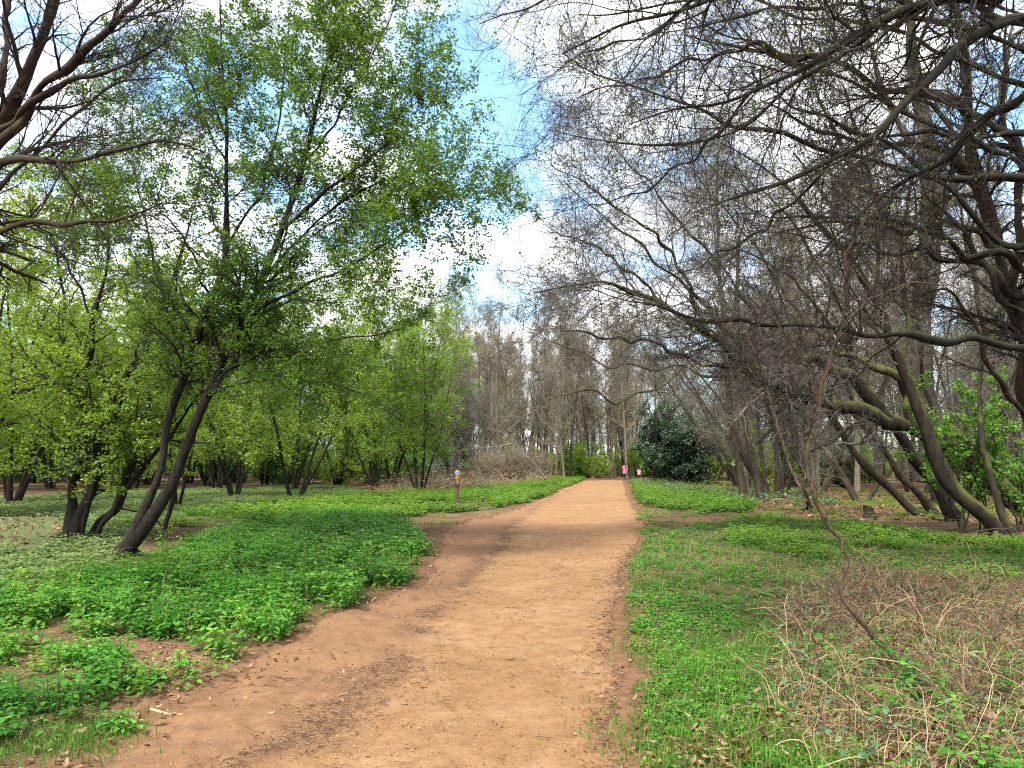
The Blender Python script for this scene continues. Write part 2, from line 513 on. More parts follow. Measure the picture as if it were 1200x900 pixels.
def path_material():
    m, nt, out = newmat('path_earth')
    tc = N_(nt, 'ShaderNodeTexCoord')

    def noise(s, d=5, r=.65, st=None):
        n = N_(nt, 'ShaderNodeTexNoise'); n.inputs['Scale'].default_value = s; n.inputs['Detail'].default_value = d; n.inputs['Roughness'].default_value = r
        src = tc.outputs['Object']
        if st:
            mp = N_(nt, 'ShaderNodeMapping'); mp.inputs['Scale'].default_value = st
            nt.links.new(src, mp.inputs['Vector']); src = mp.outputs[0]
        nt.links.new(src, n.inputs['Vector']); return n.outputs['Fac']
    big = noise(.9, 4, .6)
    c = ramp(nt, big, [(.30, (.215, .118, .055)), (.5, (.255, .147, .072)), (.70, (.29, .180, .098))])
    med = noise(7, 6, .7)
    c = mixc(nt, ramp(nt, med, [(.40, (0, 0, 0)), (.66, (.75, .75, .75))]), c, (.17, .090, .040))
    a = N_(nt, 'ShaderNodeAttribute', attribute_name='bank')
    c = mixc(nt, a.outputs['Fac'], c, ramp(nt, noise(9, 8, .8), [(.34, (.150, .080, .042)), (.6, (.215, .121, .064)), (.8, (.265, .163, .094))]))
    # dark crumbs
    fine = noise(60, 4, .7, (1, .6, 1))
    c = mixc(nt, ramp(nt, fine, [(.56, (0, 0, 0)), (.68, (.8, .8, .8))]), c, (.085, .044, .024))
    fine2 = noise(95, 3, .6)
    c = mixc(nt, ramp(nt, fine2, [(.62, (0, 0, 0)), (.75, (.6, .6, .6))]), c, (.33, .22, .13))
    a = N_(nt, 'ShaderNodeAttribute', attribute_name='debris')
    c = mixc(nt, a.outputs['Fac'], c, ramp(nt, noise(16, 6, .75), [(.3, (.06, .034, .021)), (.55, (.12, .068, .040)), (.8, (.21, .13, .08))]))
    p = N_(nt, 'ShaderNodeBsdfPrincipled'); p.inputs['Roughness'].default_value = .95; p.inputs['Specular IOR Level'].default_value = .1
    nt.links.new(c, p.inputs['Base Color'])
    b = N_(nt, 'ShaderNodeBump'); b.inputs['Strength'].default_value = .85; b.inputs['Distance'].default_value = .02
    nt.links.new(noise(34, 7, .75), b.inputs['Height']); nt.links.new(b.outputs[0], p.inputs['Normal'])
    nt.links.new(p.outputs[0], out.inputs['Surface'])
    return m


def grid_faces(nr, nc):
    i = np.arange(nr - 1)[:, None] * nc + np.arange(nc - 1)[None]
    return np.stack([i, i + 1, i + 1 + nc, i + nc], -1).reshape(-1, 4)


def setattr_v(o, name, val):
    a = o.data.attributes.new(name, 'FLOAT', 'POINT'); a.data.foreach_set('value', np.asarray(val, np.float32))


# ground sheet
u = np.linspace(-1, 1, 521); gx = 500 * np.sinh(6.8 * u) / math.sinh(6.8) + .5
u = np.linspace(-.62, 1, 560); gy = 700 * np.sinh(6.6 * u) / math.sinh(6.6) + 7
GX, GY = np.meshgrid(gx, gy)
X, Y = GX.ravel(), GY.ravel()
pin = path_in(X, Y)
Z = gz(X, Y) - .07 * pin
g = MB().add(np.stack([X, Y, Z], 1), grid_faces(len(gy), len(gx)), 0, None, True).build('ground', ground_material())
tag(g, 'brown woodland floor of soil and dead leaves under the trees', 'ground', kind='structure')
near = sstep(-.6, .15, np.maximum(pxl(Y) - X, X - pxr(Y)) * -1) * (Y < 76)
side = (inpoly(SIDE, X, Y, .25) | inpoly(SIDER, X, Y, .35)).astype(float)
grn = (inpoly(NL, X, Y, .35) | inpoly(NFAR, X, Y, .5) | inpoly(NRF, X, Y, .4) | inpoly(NL2, X, Y, .2)).astype(float) * .75
gr = inpoly(GR, X, Y, .3).astype(float) * (.35 + .65 * sstep(.38, .58, fbm(X, Y, 1.1, 4, 44)))
grn = np.maximum(grn, gr)
grn = np.maximum(grn, .35 * sstep(.5, .7, fbm(X, Y, .22, 4, 91)))
setattr_v(g, 'green', grn * (1 - inpoly(BRM, X, Y, .3) * .8) * (1 - side * .55))
lit = np.maximum.reduce([inpoly(LITR, X, Y, .8) * 1., inpoly(LITL, X, Y, .5) * 1., inpoly(MNDL, X, Y, .8) * 1., sstep(.45, .65, fbm(X, Y, .5, 4, 77)), inpoly(BRM, X, Y, .3) * 1.])
setattr_v(g, 'litter', lit)
setattr_v(g, 'pale', inpoly(PALE, X, Y, .5) * .9)
setattr_v(g, 'dirt', np.clip(np.maximum(near * .95, side * .6 * sstep(.35, .6, fbm(X, Y, 1.6, 3, 12))), 0, 1))

# path sheet
ys = [-7.0]
while ys[-1] < 75:
    ys.append(ys[-1] + (.028 * max(ys[-1], 3.2) / 4 if ys[-1] > 2.5 else .15))
ys = np.array(ys); NC = 120
uu = np.linspace(0, 1, NC)
xl, xr, xm = pxl(ys), pxr(ys), pxm(ys)
PX = xl[:, None] + (xr - xl)[:, None] * uu[None]
PY = np.repeat(ys[:, None], NC, 1)
X, Y = PX.ravel(), PY.ravel()
dl = X - np.repeat(xl, NC); dr = np.repeat(xr, NC) - X; dm = X - np.repeat(xm, NC)
edge = sstep(0, .16, dl) * sstep(0, .16, dr) * (1 - sstep(73, 75, Y))
bank = sstep(.05, -.25, dm) * (1 - sstep(34, 42, Y))
rut = np.exp(-((dm + .12) / .20) ** 2)
n1 = fbm(X, Y, 1.6, 4, 61); n2 = fbm(X, Y, 9, 3, 62)
n3 = sstep(.55, .75, fbm(X, Y, 3.6, 2, 63)) + .6 * sstep(.58, .75, fbm(X, Y * .8, 6.5, 2, 64))
trk = np.exp(-((dm - .55) / .22) ** 2) + np.exp(-((dm - 1.35) / .25) ** 2)
z = gz(X, Y) - .075 + edge * .055 + (n1 - .5) * .05 * (.4 + bank) + (n2 - .5) * .016 * (.5 + bank) + bank * .03 * sstep(.3, .7, n1) - rut * .022 * (1 - sstep(20, 30, Y)) - n3 * edge * (.007 + .012 * bank) - trk * .010 * edge * (1 - sstep(25, 40, Y))
pth = MB().add(np.stack([X, Y, z], 1), grid_faces(len(ys), NC), 0, None, True).build('path', path_material())
tag(pth, 'orange brown earth footpath running straight away into the wood', 'path', kind='structure')
setattr_v(pth, 'bank', np.clip(bank * .9 + sstep(.25, 0, dr) * .7, 0, 1))
deb = rut * sstep(.36, .58, fbm(X, Y, 2.2, 4, 66)) + bank * sstep(.60, .72, fbm(X, Y, 3.0, 4, 67)) * .55 + sstep(.35, 0, dr) * sstep(.5, .7, fbm(X, Y, 2.5, 3, 68)) * .7
deb = deb * (.45 + .55 * sstep(4.5, 8, Y)) + .35 * n3 * sstep(.45, .7, fbm(X, Y, 1.1, 3, 65))
setattr_v(pth, 'debris', np.clip(deb * .5, 0, 1))


def pz(x, y):
    return gz(x, y) - .02


# ------------------------------------------------------------------ world, sun
SUN_EL, SUN_AZ = rad(52), rad(205)      # azimuth clockwise from +Y
w = bpy.data.worlds.new('World'); SC.world = w; w.use_nodes = True
nt = w.node_tree; nt.nodes.clear()
wo = nt.nodes.new('ShaderNodeOutputWorld'); bg = nt.nodes.new('ShaderNodeBackground')
sky = nt.nodes.new('ShaderNodeTexSky'); sky.sky_type = 'NISHITA'; sky.sun_disc = False
sky.sun_elevation = SUN_EL; sky.sun_rotation = SUN_AZ; sky.air_density = 1.0; sky.dust_density = .6; sky.ozone_density = 1.6
tc = nt.nodes.new('ShaderNodeTexCoord')
sep = nt.nodes.new('ShaderNodeSeparateXYZ'); nt.links.new(tc.outputs['Generated'], sep.inputs[0])


def mth(op, a, b=None, c=None):
    n = nt.nodes.new('ShaderNodeMath'); n.operation = op
    for i, v in enumerate((a, b, c)):
        if v is None: continue
        if isinstance(v, (int, float)): n.inputs[i].default_value = v
        else: nt.links.new(v, n.inputs[i])
    return n.outputs[0]


zc = mth('ADD', mth('MAXIMUM', sep.outputs['Z'], 0.0), .25)
comb = nt.nodes.new('ShaderNodeCombineXYZ')
nt.links.new(mth('DIVIDE', sep.outputs['X'], zc), comb.inputs[0]); nt.links.new(mth('DIVIDE', sep.outputs['Y'], zc), comb.inputs[1])
cn = nt.nodes.new('ShaderNodeTexNoise'); cn.inputs['Scale'].default_value = 2.6; cn.inputs['Detail'].default_value = 9; cn.inputs['Roughness'].default_value = .58
cn.inputs['Distortion'].default_value = .25
nt.links.new(comb.outputs[0], cn.inputs['Vector'])


def hole(x, y, r, amp):
    d = at(x, y, 1.0) - np.array([0, 0, H]); d = d / np.linalg.norm(d)
    n = nt.nodes.new('ShaderNodeVectorMath'); n.operation = 'DOT_PRODUCT'
    nt.links.new(tc.outputs['Generated'], n.inputs[0]); n.inputs[1].default_value = tuple(d)
    a = mth('ARCCOSINE', mth('MINIMUM', n.outputs['Value'], 1.0))
    q = mth('SUBTRACT', 1.0, mth('MINIMUM', mth('DIVIDE', a, rad(r)), 1.0))
    return mth('MULTIPLY', q, amp)


cl = cn.outputs['Fac']
tot = mth('MULTIPLY_ADD', cl, 1.5, -.10)
for hx in ((545, 120, 8, .34), (590, 195, 8, .30), (560, 60, 7, .16), (300, 130, 9, .30), (150, 110, 9, .28), (1170, 80, 8, .30), (500, 250, 6, .12)):
    tot = mth('SUBTRACT', tot, hole(*hx))
cmask = ramp(nt, tot, [(.40, (0, 0, 0)), (.68, (1, 1, 1))])
cn2 = nt.nodes.new('ShaderNodeTexNoise'); cn2.inputs['Scale'].default_value = 4.0; cn2.inputs['Detail'].default_value = 6
nt.links.new(comb.outputs[0], cn2.inputs['Vector'])
ccol = ramp(nt, cn2.outputs['Fac'], [(.36, (3.7, 3.9, 4.3)), (.58, (9.8, 9.8, 9.9))])
skyc = mixc(nt, 1.0, sky.outputs[0], (1.55, 1.78, 1.75), 'MULTIPLY')
nt.links.new(mixc(nt, cmask, skyc, ccol), bg.inputs['Color'])
bg.inputs['Strength'].default_value = .10
nt.links.new(bg.outputs[0], wo.inputs[0])

sl = bpy.data.lights.new('sun', 'SUN'); sl.energy = 3.2; sl.angle = rad(14); sl.color = (1, .95, .86)
so = bpy.data.objects.new('sun', sl); COL.objects.link(so)
sd = Vector((math.sin(SUN_AZ) * math.cos(SUN_EL), math.cos(SUN_AZ) * math.cos(SUN_EL), math.sin(SUN_EL)))
so.rotation_euler = sd.to_track_quat('Z', 'Y').to_euler()
so.location = (0, 0, 60)

SC.view_settings.view_transform = 'Standard'; SC.view_settings.look = 'None'
SC.view_settings.exposure = 1.62; SC.view_settings.gamma = 1
SC.render.engine = 'CYCLES'
SC.cycles.max_bounces = 7; SC.cycles.diffuse_bounces = 5; SC.cycles.glossy_bounces = 2; SC.cycles.transmission_bounces = 3
SC.cycles.use_denoising = False
SC.cycles.filter_width = 1.15
SC.cycles.caustics_reflective = False; SC.cycles.caustics_refractive = False

#==TREES==


# ------------------------------------------------------------------ trees traced from the photograph
def hero(name, label, cat, lst, bark, twig, levels, leaf=None, S=15, ksides=9, group=None, extra=None, base=None, start_level=0, wob=.22, lump=.28, kinky=False):
    P, R = stems(lst, S, wob)
    if base is None:
        b = P[0, 0].copy(); b[2] = gz(b[0], b[1])
    else:
        b = np.array(base, float)
    # root flare for stems that begin at the ground
    for i in range(len(P)):
        if P[i, 0, 2] < .35:
            R[i, 0] *= 1.22; R[i, 1] *= 1.02
            P[i, 0] -= (P[i, 1] - P[i, 0]) * .15; P[i, 0, 2] = min(P[i, 0, 2], -.12)
    root = thing(name, label, cat, tuple(b), 0, group)
    # thick stems resampled finely
    mt = MB(); fine = []
    for i in range(len(P)):
        c = catmull(np.hstack([P[i], R[i][:, None]]), S * 3)
        if kinky:
            q4 = np.array([list(at(*a[:3])) + [a[3]] for a in lst[i]]); q4[0] = c[0]
            dd = np.concatenate([[0], np.cumsum(np.linalg.norm(np.diff(q4[:, :3], axis=0), axis=1))])
            c = np.stack([np.interp(np.linspace(0, dd[-1], S * 3), dd, q4[:, z_]) for z_ in range(4)], 1)
            P[i] = c[np.round(np.linspace(0, S * 3 - 1, S)).astype(int), :3]; R[i] = c[np.round(np.linspace(0, S * 3 - 1, S)).astype(int), 3]
        nz = R_.normal(0, 1, (S * 3 + 6, 4)); nz = (nz[:-6] + nz[1:-5] * 1.6 + nz[2:-4] * 2 + nz[3:-3] * 1.6 + nz[4:-2]) / 3.4
        nz[:2, :3] = 0
        c[:, 3] *= np.clip(1 + .13 * nz[:, 3] * (lump / .25), .7, 1.5)
        c[:, :3] += nz[:, :3] * np.clip(c[:, 3:4], 0, .12) * lump
        fine.append(c)
    fine = np.array(fine)
    tubes(mt, fine[:, :, :3], np.maximum(fine[:, :, 3], .003), ksides, 0, None, .16)
    for i in range(len(P)):
        if P[i, 0, 2] < 0 and R[i, 1] > .035:
            nr = 6; a = R_.uniform(0, 6.28) + np.arange(nr) * 6.28 / nr + R_.normal(0, .3, nr)
            t = np.linspace(0, 1, 7); r1 = R[i, 1]; ln = r1 * R_.uniform(3.0, 5.5, nr)
            c0 = P[i, 0] + (P[i, 1] - P[i, 0]) * np.clip((.16 - P[i, 0, 2]) / max(P[i, 1, 2] - P[i, 0, 2], .05), 0, 1)
            q_ = np.zeros((nr, 7, 3)); q_[:, :, 0] = c0[0] + np.cos(a)[:, None] * ln[:, None] * t; q_[:, :, 1] = c0[1] + np.sin(a)[:, None] * ln[:, None] * t
            q_[:, :, :2] += R_.normal(0, .012, (nr, 7, 2)); q_[:, :, 2] = gz(q_[:, :, 0], q_[:, :, 1]) + (1 - t) ** 2.2 * (.07 + r1 * .9) - .03 * t
            tubes(mt, q_, r1 * np.linspace(.62, .12, 7)[None] * R_.uniform(.6, 1.1, (nr, 1)), 6, 0, None, .2)
    mt.build('trunk', bark, root, b)
    crown = MB()
    par = (P, R); groups = []
    for L in levels:
        L = dict(L); src = L.pop('src', None); k = L.pop('k', 4)
        p = par if src is None else groups[src] if src >= 0 else (P, R)
        q = spawn(p, **L); groups.append(q); par = q
        tubes(crown, q[0], q[1], k, 0)
    if leaf:
        for sp in leaf:
            sp = dict(sp); lv = sp.pop('lv')
            leaves_on(crown, groups[lv], **sp)
    if extra:
        extra(crown, groups)
    mats = [twig] + ([M[m] for m in LEAFSETS.get(name + '|' + label, [])])
    crown.build('crown', mats, root, b)
    return root, groups


LEAFSETS = {}
slim = lambda L, k: [[(x, y, Y, r * k) for x, y, Y, r in p] for p in L]


def hero2(name, label, lst, bark, twig, levels, leaf=(), leafmats=(), **kw):
    LEAFSETS[name + '|' + label] = list(leafmats)
    return hero(name, label, 'tree', lst, M[bark], M[twig], levels, leaf, **kw)


# the leaning pair of stems left of the path
A = [(137, 655, 13.4, .185), (160, 615, 13.4, .165), (185, 555, 13.4, .15), (203, 480, 13.3, .135), (217, 425, 13.3, .125), (247, 350, 13.2, .11), (268, 285, 13.2, .09),
     (268, 200, 13.1, .065), (262, 110, 13, .045), (258, 20, 12.9, .03), (262, -60, 12.9, .012)]
B = [(142, 655, 13.5, .19), (178, 610, 13.4, .17), (208, 545, 13.3, .155), (238, 470, 13.2, .14), (265, 405, 13.1, .125), (297, 345, 13, .11), (330, 270, 12.8, .085),
     (352, 200, 12.7, .065), (372, 120, 12.6, .045), (390, 40, 12.5, .03), (402, -40, 12.4, .012)]
limbs = [
    [(262, 408, 13.1, .075), (300, 366, 12.8, .06), (345, 342, 12.5, .05), (395, 322, 12.2, .04), (445, 290, 12.0, .03), (505, 255, 11.8, .018), (548, 232, 11.7, .008)],
    [(242, 462, 13.2, .06), (275, 428, 12.9, .05), (330, 407, 12.6, .04), (400, 398, 12.3, .028), (475, 386, 12.1, .01)],
    [(240, 468, 13.2, .04), (290, 448, 12.9, .035), (350, 446, 12.7, .028), (420, 460, 12.5, .02), (480, 490, 12.3, .008)],
    [(300, 340, 13, .045), (360, 270, 13.2, .035), (420, 225, 13.4, .026), (500, 200, 13.5, .016), (555, 215, 13.5, .007)],
    [(268, 285, 13.2, .05), (300, 230, 13.2, .045), (322, 160, 13.3, .035), (335, 70, 13.4, .022), (340, -20, 13.5, .01)],
    [(330, 270, 12.8, .055), (385, 222, 12.6, .045), (440, 180, 12.4, .03), (495, 145, 12.2, .018), (530, 120, 12.1, .008)],
    [(352, 200, 12.7, .04), (400, 130, 12.5, .03), (440, 60, 12.3, .02), (470, -10, 12.2, .01)],
    [(217, 425, 13.3, .045), (195, 365, 13.5, .04), (178, 290, 13.6, .03), (160, 200, 13.8, .018), (155, 120, 14, .008)],
    [(268, 200, 13.1, .04), (235, 130, 13.2, .03), (215, 60, 13.3, .02), (205, -20, 13.4, .01)],
    [(297, 345, 13, .045), (345, 300, 13.3, .035), (390, 260, 13.6, .025), (450, 235, 13.8, .012)],
    [(247, 350, 13.2, .045), (225, 300, 12.8, .035), (190, 250, 12.4, .02), (150, 220, 12.2, .008)],
]
_slim = lambda L, k: [[(x, y, Y, r * k) for x, y, Y, r in p] for p in L]
hero2('leaning_tree', 'two dark leaning trunks in a V left of the path under a tall green crown', slim([A, B], .54) + [[(192, 620, 14.3, .05), (204, 565, 14.2, .045), (226, 505, 14.1, .04), (258, 445, 14, .034), (300, 378, 13.9, .028), (328, 300, 13.8, .02), (345, 215, 13.7, .008)]] + slim(limbs, .56), 'bark_dark', 'twig_dark',
      [dict(per=20, t0=.28, t1=1, ang=(30, 70), ln=(.8, 2.3), frac=False, rr=.42, S=7, wob=.17, up=.03, minr=.005, tl=.3),
       dict(per=10, t0=.12, ang=(30, 65), ln=(.35, 1.1), frac=False, rr=.55, S=5, wob=.18, up=.02, minr=.003),
       dict(per=6, t0=.1, ang=(30, 70), ln=(.12, .42), frac=False, rr=.6, S=3, wob=.2, up=.03, minr=.002, k=3)],
      [dict(lv=2, per=8.5, size=(.03, .07), T=T_DIA, mat=1, spread=.03, t0=.35), dict(lv=1, per=6, size=(.03, .065), T=T_DIA, mat=1, spread=.02)], ['leaf_hero'])

# the clump of stems to its left
cl_st = [
    [(76, 634, 16.3, .16), (92, 545, 16.2, .13), (100, 455, 16.2, .11), (112, 380, 16.1, .08), (126, 290, 16, .05), (135, 200, 16, .015)],
    [(88, 632, 16.3, .17), (118, 545, 16.2, .15), (150, 445, 16.1, .12), (185, 372, 16, .09), (212, 300, 15.9, .05), (235, 220, 15.8, .015)],
    [(104, 630, 16.4, .13), (150, 560, 16.3, .11), (165, 500, 16.3, .09), (190, 420, 16.5, .06), (205, 330, 16.6, .02)],
    [(80, 632, 16.5, .13), (84, 540, 16.7, .11), (82, 430, 16.9, .09), (70, 330, 17.1, .05), (60, 240, 17.2, .015)],
    [(112, 628, 16.4, .10), (160, 560, 16.2, .08), (220, 480, 16.0, .05), (270, 430, 15.8, .015)],
    [(95, 630, 16.3, .09), (125, 520, 16.0, .07), (160, 440, 15.7, .05), (230, 400, 15.4, .03), (290, 398, 15.2, .01)],
    [(100, 455, 16.2, .06), (60, 448, 15.8, .05), (20, 462, 15.4, .035), (-30, 480, 15.0, .015)],
    [(112, 380, 16.1, .05), (80, 310, 15.8, .035), (40, 260, 15.6, .02), (0, 220, 15.4, .008)],
]
hero2('coppiced_tree', 'clump of dark stems splaying from one root left of the leaning pair', slim(cl_st, .6), 'bark_dark', 'twig_dark',
      [dict(per=20, t0=.12, ang=(30, 75), ln=(.9, 2.5), frac=False, rr=.42, S=7, wob=.18, up=.04, minr=.006, tl=.3),
       dict(per=9, t0=.15, ang=(30, 65), ln=(.35, 1.0), frac=False, rr=.55, S=5, wob=.19, minr=.0035),
       dict(per=5, t0=.1, ang=(30, 70), ln=(.12, .45), frac=False, rr=.6, S=3, wob=.2, minr=.0025, k=3)],
      [dict(lv=2, per=5, size=(.05, .09), mat=1, spread=.02), dict(lv=1, per=5, size=(.05, .09), mat=1, spread=.02)], ['leaf_yellow'])

# bare tree reaching in at the top left
tl_ = [
    [(-330, 800, 8.2, .21), (-260, 600, 8.2, .18), (-180, 430, 8.1, .165), (-90, 280, 8, .14), (-20, 170, 8, .115), (25, 90, 7.9, .09), (60, 10, 7.8, .065), (85, -80, 7.7, .03)],
    [(-90, 280, 8, .09), (-20, 190, 7.7, .075), (50, 105, 7.4, .058), (110, 55, 7.2, .045), (160, 8, 7.0, .03), (190, -40, 6.9, .015)],
    [(-40, 190, 8, .06), (20, 140, 7.6, .05), (75, 95, 7.3, .036), (135, 80, 7.1, .024), (200, 48, 7, .010)],
    [(-110, 300, 8, .06), (-20, 205, 7.6, .048), (50, 190, 7.3, .038), (120, 180, 7.1, .026), (190, 165, 7.0, .016), (245, 180, 6.9, .007)],
    [(-20, 170, 8, .06), (0, 90, 8.2, .05), (10, 10, 8.4, .04), (15, -60, 8.5, .02)],
    [(-160, 400, 8.1, .06), (-60, 290, 7.8, .045), (40, 262, 7.5, .03), (120, 262, 7.3, .018), (190, 240, 7.2, .008)],
    [(-120, 330, 8, .05), (-20, 240, 8.3, .04), (60, 160, 8.6, .03), (130, 100, 8.8, .02), (200, 90, 8.9, .008)],
]
hero2('bare_tree', 'leafless tree whose reddish limbs reach in at the top left corner', slim(tl_, .8), 'bark_red', 'twig_dark',
      [dict(per=14, t0=.5, ang=(20, 60), ln=(.6, 1.9), frac=False, rr=.4, S=7, wob=.12, up=.0, minr=.006, tl=.3),
       dict(per=10, t0=.15, ang=(25, 60), ln=(.25, .9), frac=False, rr=.5, S=5, wob=.17, minr=.0028),
       dict(per=6, t0=.1, ang=(25, 60), ln=(.10, .4), frac=False, rr=.6, S=3, wob=.2, minr=.0018, k=3)])

# ---- right hand side
R1 = [[(1078, 602, 24, .12), (1020, 550, 23.5, .105), (975, 490, 23, .09), (950, 430, 22.5, .075), (925, 370, 22, .055), (890, 300, 21, .035), (860, 220, 20, .012)]]
TW_R = [dict(per=19, t0=.38, ang=(25, 70), ln=(.8, 2.3), frac=False, rr=.36, S=7, wob=.2, up=.0, minr=.006, tl=.3),
        dict(per=12, t0=.12, ang=(25, 70), ln=(.35, 1.2), frac=False, rr=.5, S=5, wob=.2, minr=.004),
        dict(per=7, t0=.1, ang=(25, 75), ln=(.15, .6), frac=False, rr=.6, S=3, wob=.22, minr=.0028, k=3)]
hero2('slender_tree', 'thin pale brown pole leaning steeply left out of the dead leaves', R1, 'bark_mid', 'twig_grey', TW_R)
hero2('slender_tree', 'thinner pole leaning left just behind the pale brown one', [[(1096, 600, 24.5, .13), (1050, 548, 24.2, .10), (1010, 490, 24, .08), (985, 430, 23.6, .065), (972, 380, 23, .05), (975, 300, 22.5, .03), (985, 220, 22, .01)]],
      'bark_mid', 'twig_grey', TW_R)
hero2('leaning_tree', 'dark curved trunk leaning left between the thin poles and the thickest one',
      slim([[(1122, 610, 21.5, .19), (1085, 560, 21.4, .16), (1060, 515, 21.2, .145), (1030, 480, 21, .13), (1002, 430, 20.8, .115), (990, 370, 20.5, .095), (1000, 300, 20.2, .07), (1010, 220, 20, .04), (1010, 120, 20, .012)],
       [(1002, 430, 20.8, .07), (965, 370, 20, .055), (920, 320, 19.5, .04), (860, 290, 19, .02), (800, 275, 18.5, .008)],
       [(990, 370, 20.5, .06), (950, 290, 20, .045), (890, 220, 19.5, .03), (820, 170, 19, .012)],
       [(1118, 612, 21.5, .13), (1110, 560, 21.6, .11), (1098, 500, 21.8, .1), (1080, 430, 22, .08), (1075, 350, 22, .06), (1085, 270, 22, .03), (1090, 180, 22, .01)]], .78),
      'bark_dark', 'twig_grey', TW_R)
hero2('leaning_tree', 'thickest leaning trunk at right, green with moss, rising out of bright leaves',
      slim([[(1176, 632, 16.5, .22), (1135, 590, 16.5, .19), (1098, 540, 16.5, .165), (1072, 480, 16.4, .145), (1050, 415, 16.3, .125), (1022, 345, 16, .1), (985, 290, 15.6, .08), (940, 235, 15.2, .055), (890, 190, 14.8, .03), (830, 160, 14.5, .01)],
       [(1058, 440, 16.4, .085), (1064, 370, 16.5, .075), (1056, 300, 16.5, .06), (1068, 200, 16.5, .04), (1075, 90, 16.4, .012)],
       [(1022, 345, 16, .06), (1030, 260, 16, .05), (1010, 180, 15.8, .035), (985, 90, 15.6, .015)],
       [(1190, 634, 16.6, .12), (1160, 560, 16.8, .1), (1150, 480, 17, .085), (1155, 390, 17, .07), (1135, 300, 17, .05), (1120, 200, 17, .03), (1110, 100, 17, .01)]], .74),
      'bark_oak', 'twig_grey', TW_R, base=None)
TW_O = [dict(per=32, t0=.32, ang=(25, 75), ln=(1.0, 3.2), frac=False, rr=.32, S=8, wob=.2, up=.015, minr=.007, tl=.3),
        dict(per=14, t0=.12, ang=(25, 70), ln=(.4, 1.4), frac=False, rr=.5, S=5, wob=.2, minr=.004),
        dict(per=8, t0=.1, ang=(25, 75), ln=(.15, .6), frac=False, rr=.6, S=3, wob=.22, minr=.0028, k=3)]
hero2('mossy_oak', 'oak with long thick mossy limbs stretching left over the bare poles',
      slim([[(1215, 600, 19.5, .52), (1150, 545, 19.3, .44), (1100, 515, 19.2, .37), (1050, 498, 19, .30), (1000, 478, 18.6, .26), (950, 466, 18.2, .23), (900, 450, 17.7, .2), (865, 428, 17.2, .16), (830, 392, 16.7, .12), (775, 352, 16.2, .085), (700, 335, 15.7, .045), (625, 345, 15.2, .012)],
       [(1060, 500, 19, .24), (1015, 455, 19, .22), (965, 428, 18.7, .19), (905, 405, 18.2, .15), (855, 385, 17.8, .11), (800, 335, 17.4, .075), (735, 275, 17, .042), (660, 215, 16.6, .012)],
       [(1075, 500, 19.1, .17), (1055, 450, 19.4, .15), (1010, 420, 19.8, .12), (975, 408, 20.2, .09), (925, 350, 20.5, .06), (870, 270, 20.8, .035), (810, 200, 21, .01)],
       [(865, 428, 17.2, .085), (810, 425, 17.0, .06), (760, 400, 16.8, .045), (700, 395, 16.6, .03), (640, 380, 16.5, .010)],
       [(830, 392, 16.7, .07), (790, 300, 16.2, .05), (720, 240, 15.8, .03), (640, 190, 15.5, .01)],
       [(905, 405, 18.2, .08), (850, 320, 17.6, .055), (780, 240, 17, .035), (700, 150, 16.5, .01)],
       [(775, 352, 16.2, .05), (700, 290, 15.8, .03), (630, 270, 15.5, .01)]], .68),
      'bark_oak', 'twig_grey', TW_O, leaf=[dict(lv=2, per=.12, size=(.03, .06), mat=1)], leafmats=['leaf_olive'], S=20, ksides=11, wob=.30, lump=.38)
hero2('tall_oak', 'tall thick-trunked tree with olive buds standing behind the mossy limbs',
      [[(1092, 566, 30, .55), (1088, 480, 30, .46), (1086, 400, 30, .42), (1085, 320, 30, .38), (1095, 230, 30, .32), (1080, 120, 30, .24), (1062, 0, 30, .14), (1050, -120, 30, .03)],
       [(1085, 330, 30, .2), (1045, 260, 29.5, .16), (1000, 200, 29, .11), (960, 110, 28.5, .06), (930, 20, 28, .02)],
       [(1090, 260, 30, .18), (1130, 190, 30.3, .14), (1170, 110, 30.6, .09), (1190, 10, 31, .03)],
       [(1086, 380, 30, .15), (1030, 330, 30.5, .12), (980, 250, 31, .08), (930, 180, 31.5, .03)],
       [(1090, 200, 30, .15), (1040, 120, 30, .1), (1010, 20, 30, .04)]],
      'bark_mid', 'twig_tan',
      [dict(per=16, t0=.25, ang=(30, 70), ln=(1.2, 3.2), frac=False, rr=.3, S=6, wob=.15, up=.05, minr=.012, tl=.3),
       dict(per=9, t0=.1, ang=(30, 65), ln=(.5, 1.4), frac=False, rr=.5, S=4, wob=.17, minr=.007),
       dict(per=5, t0=.1, ang=(30, 70), ln=(.25, .7), frac=False, rr=.6, S=3, wob=.2, minr=.005, k=3)],
      leaf=[dict(lv=2, per=.8, size=(.06, .12), mat=1)], leafmats=['leaf_olive'])
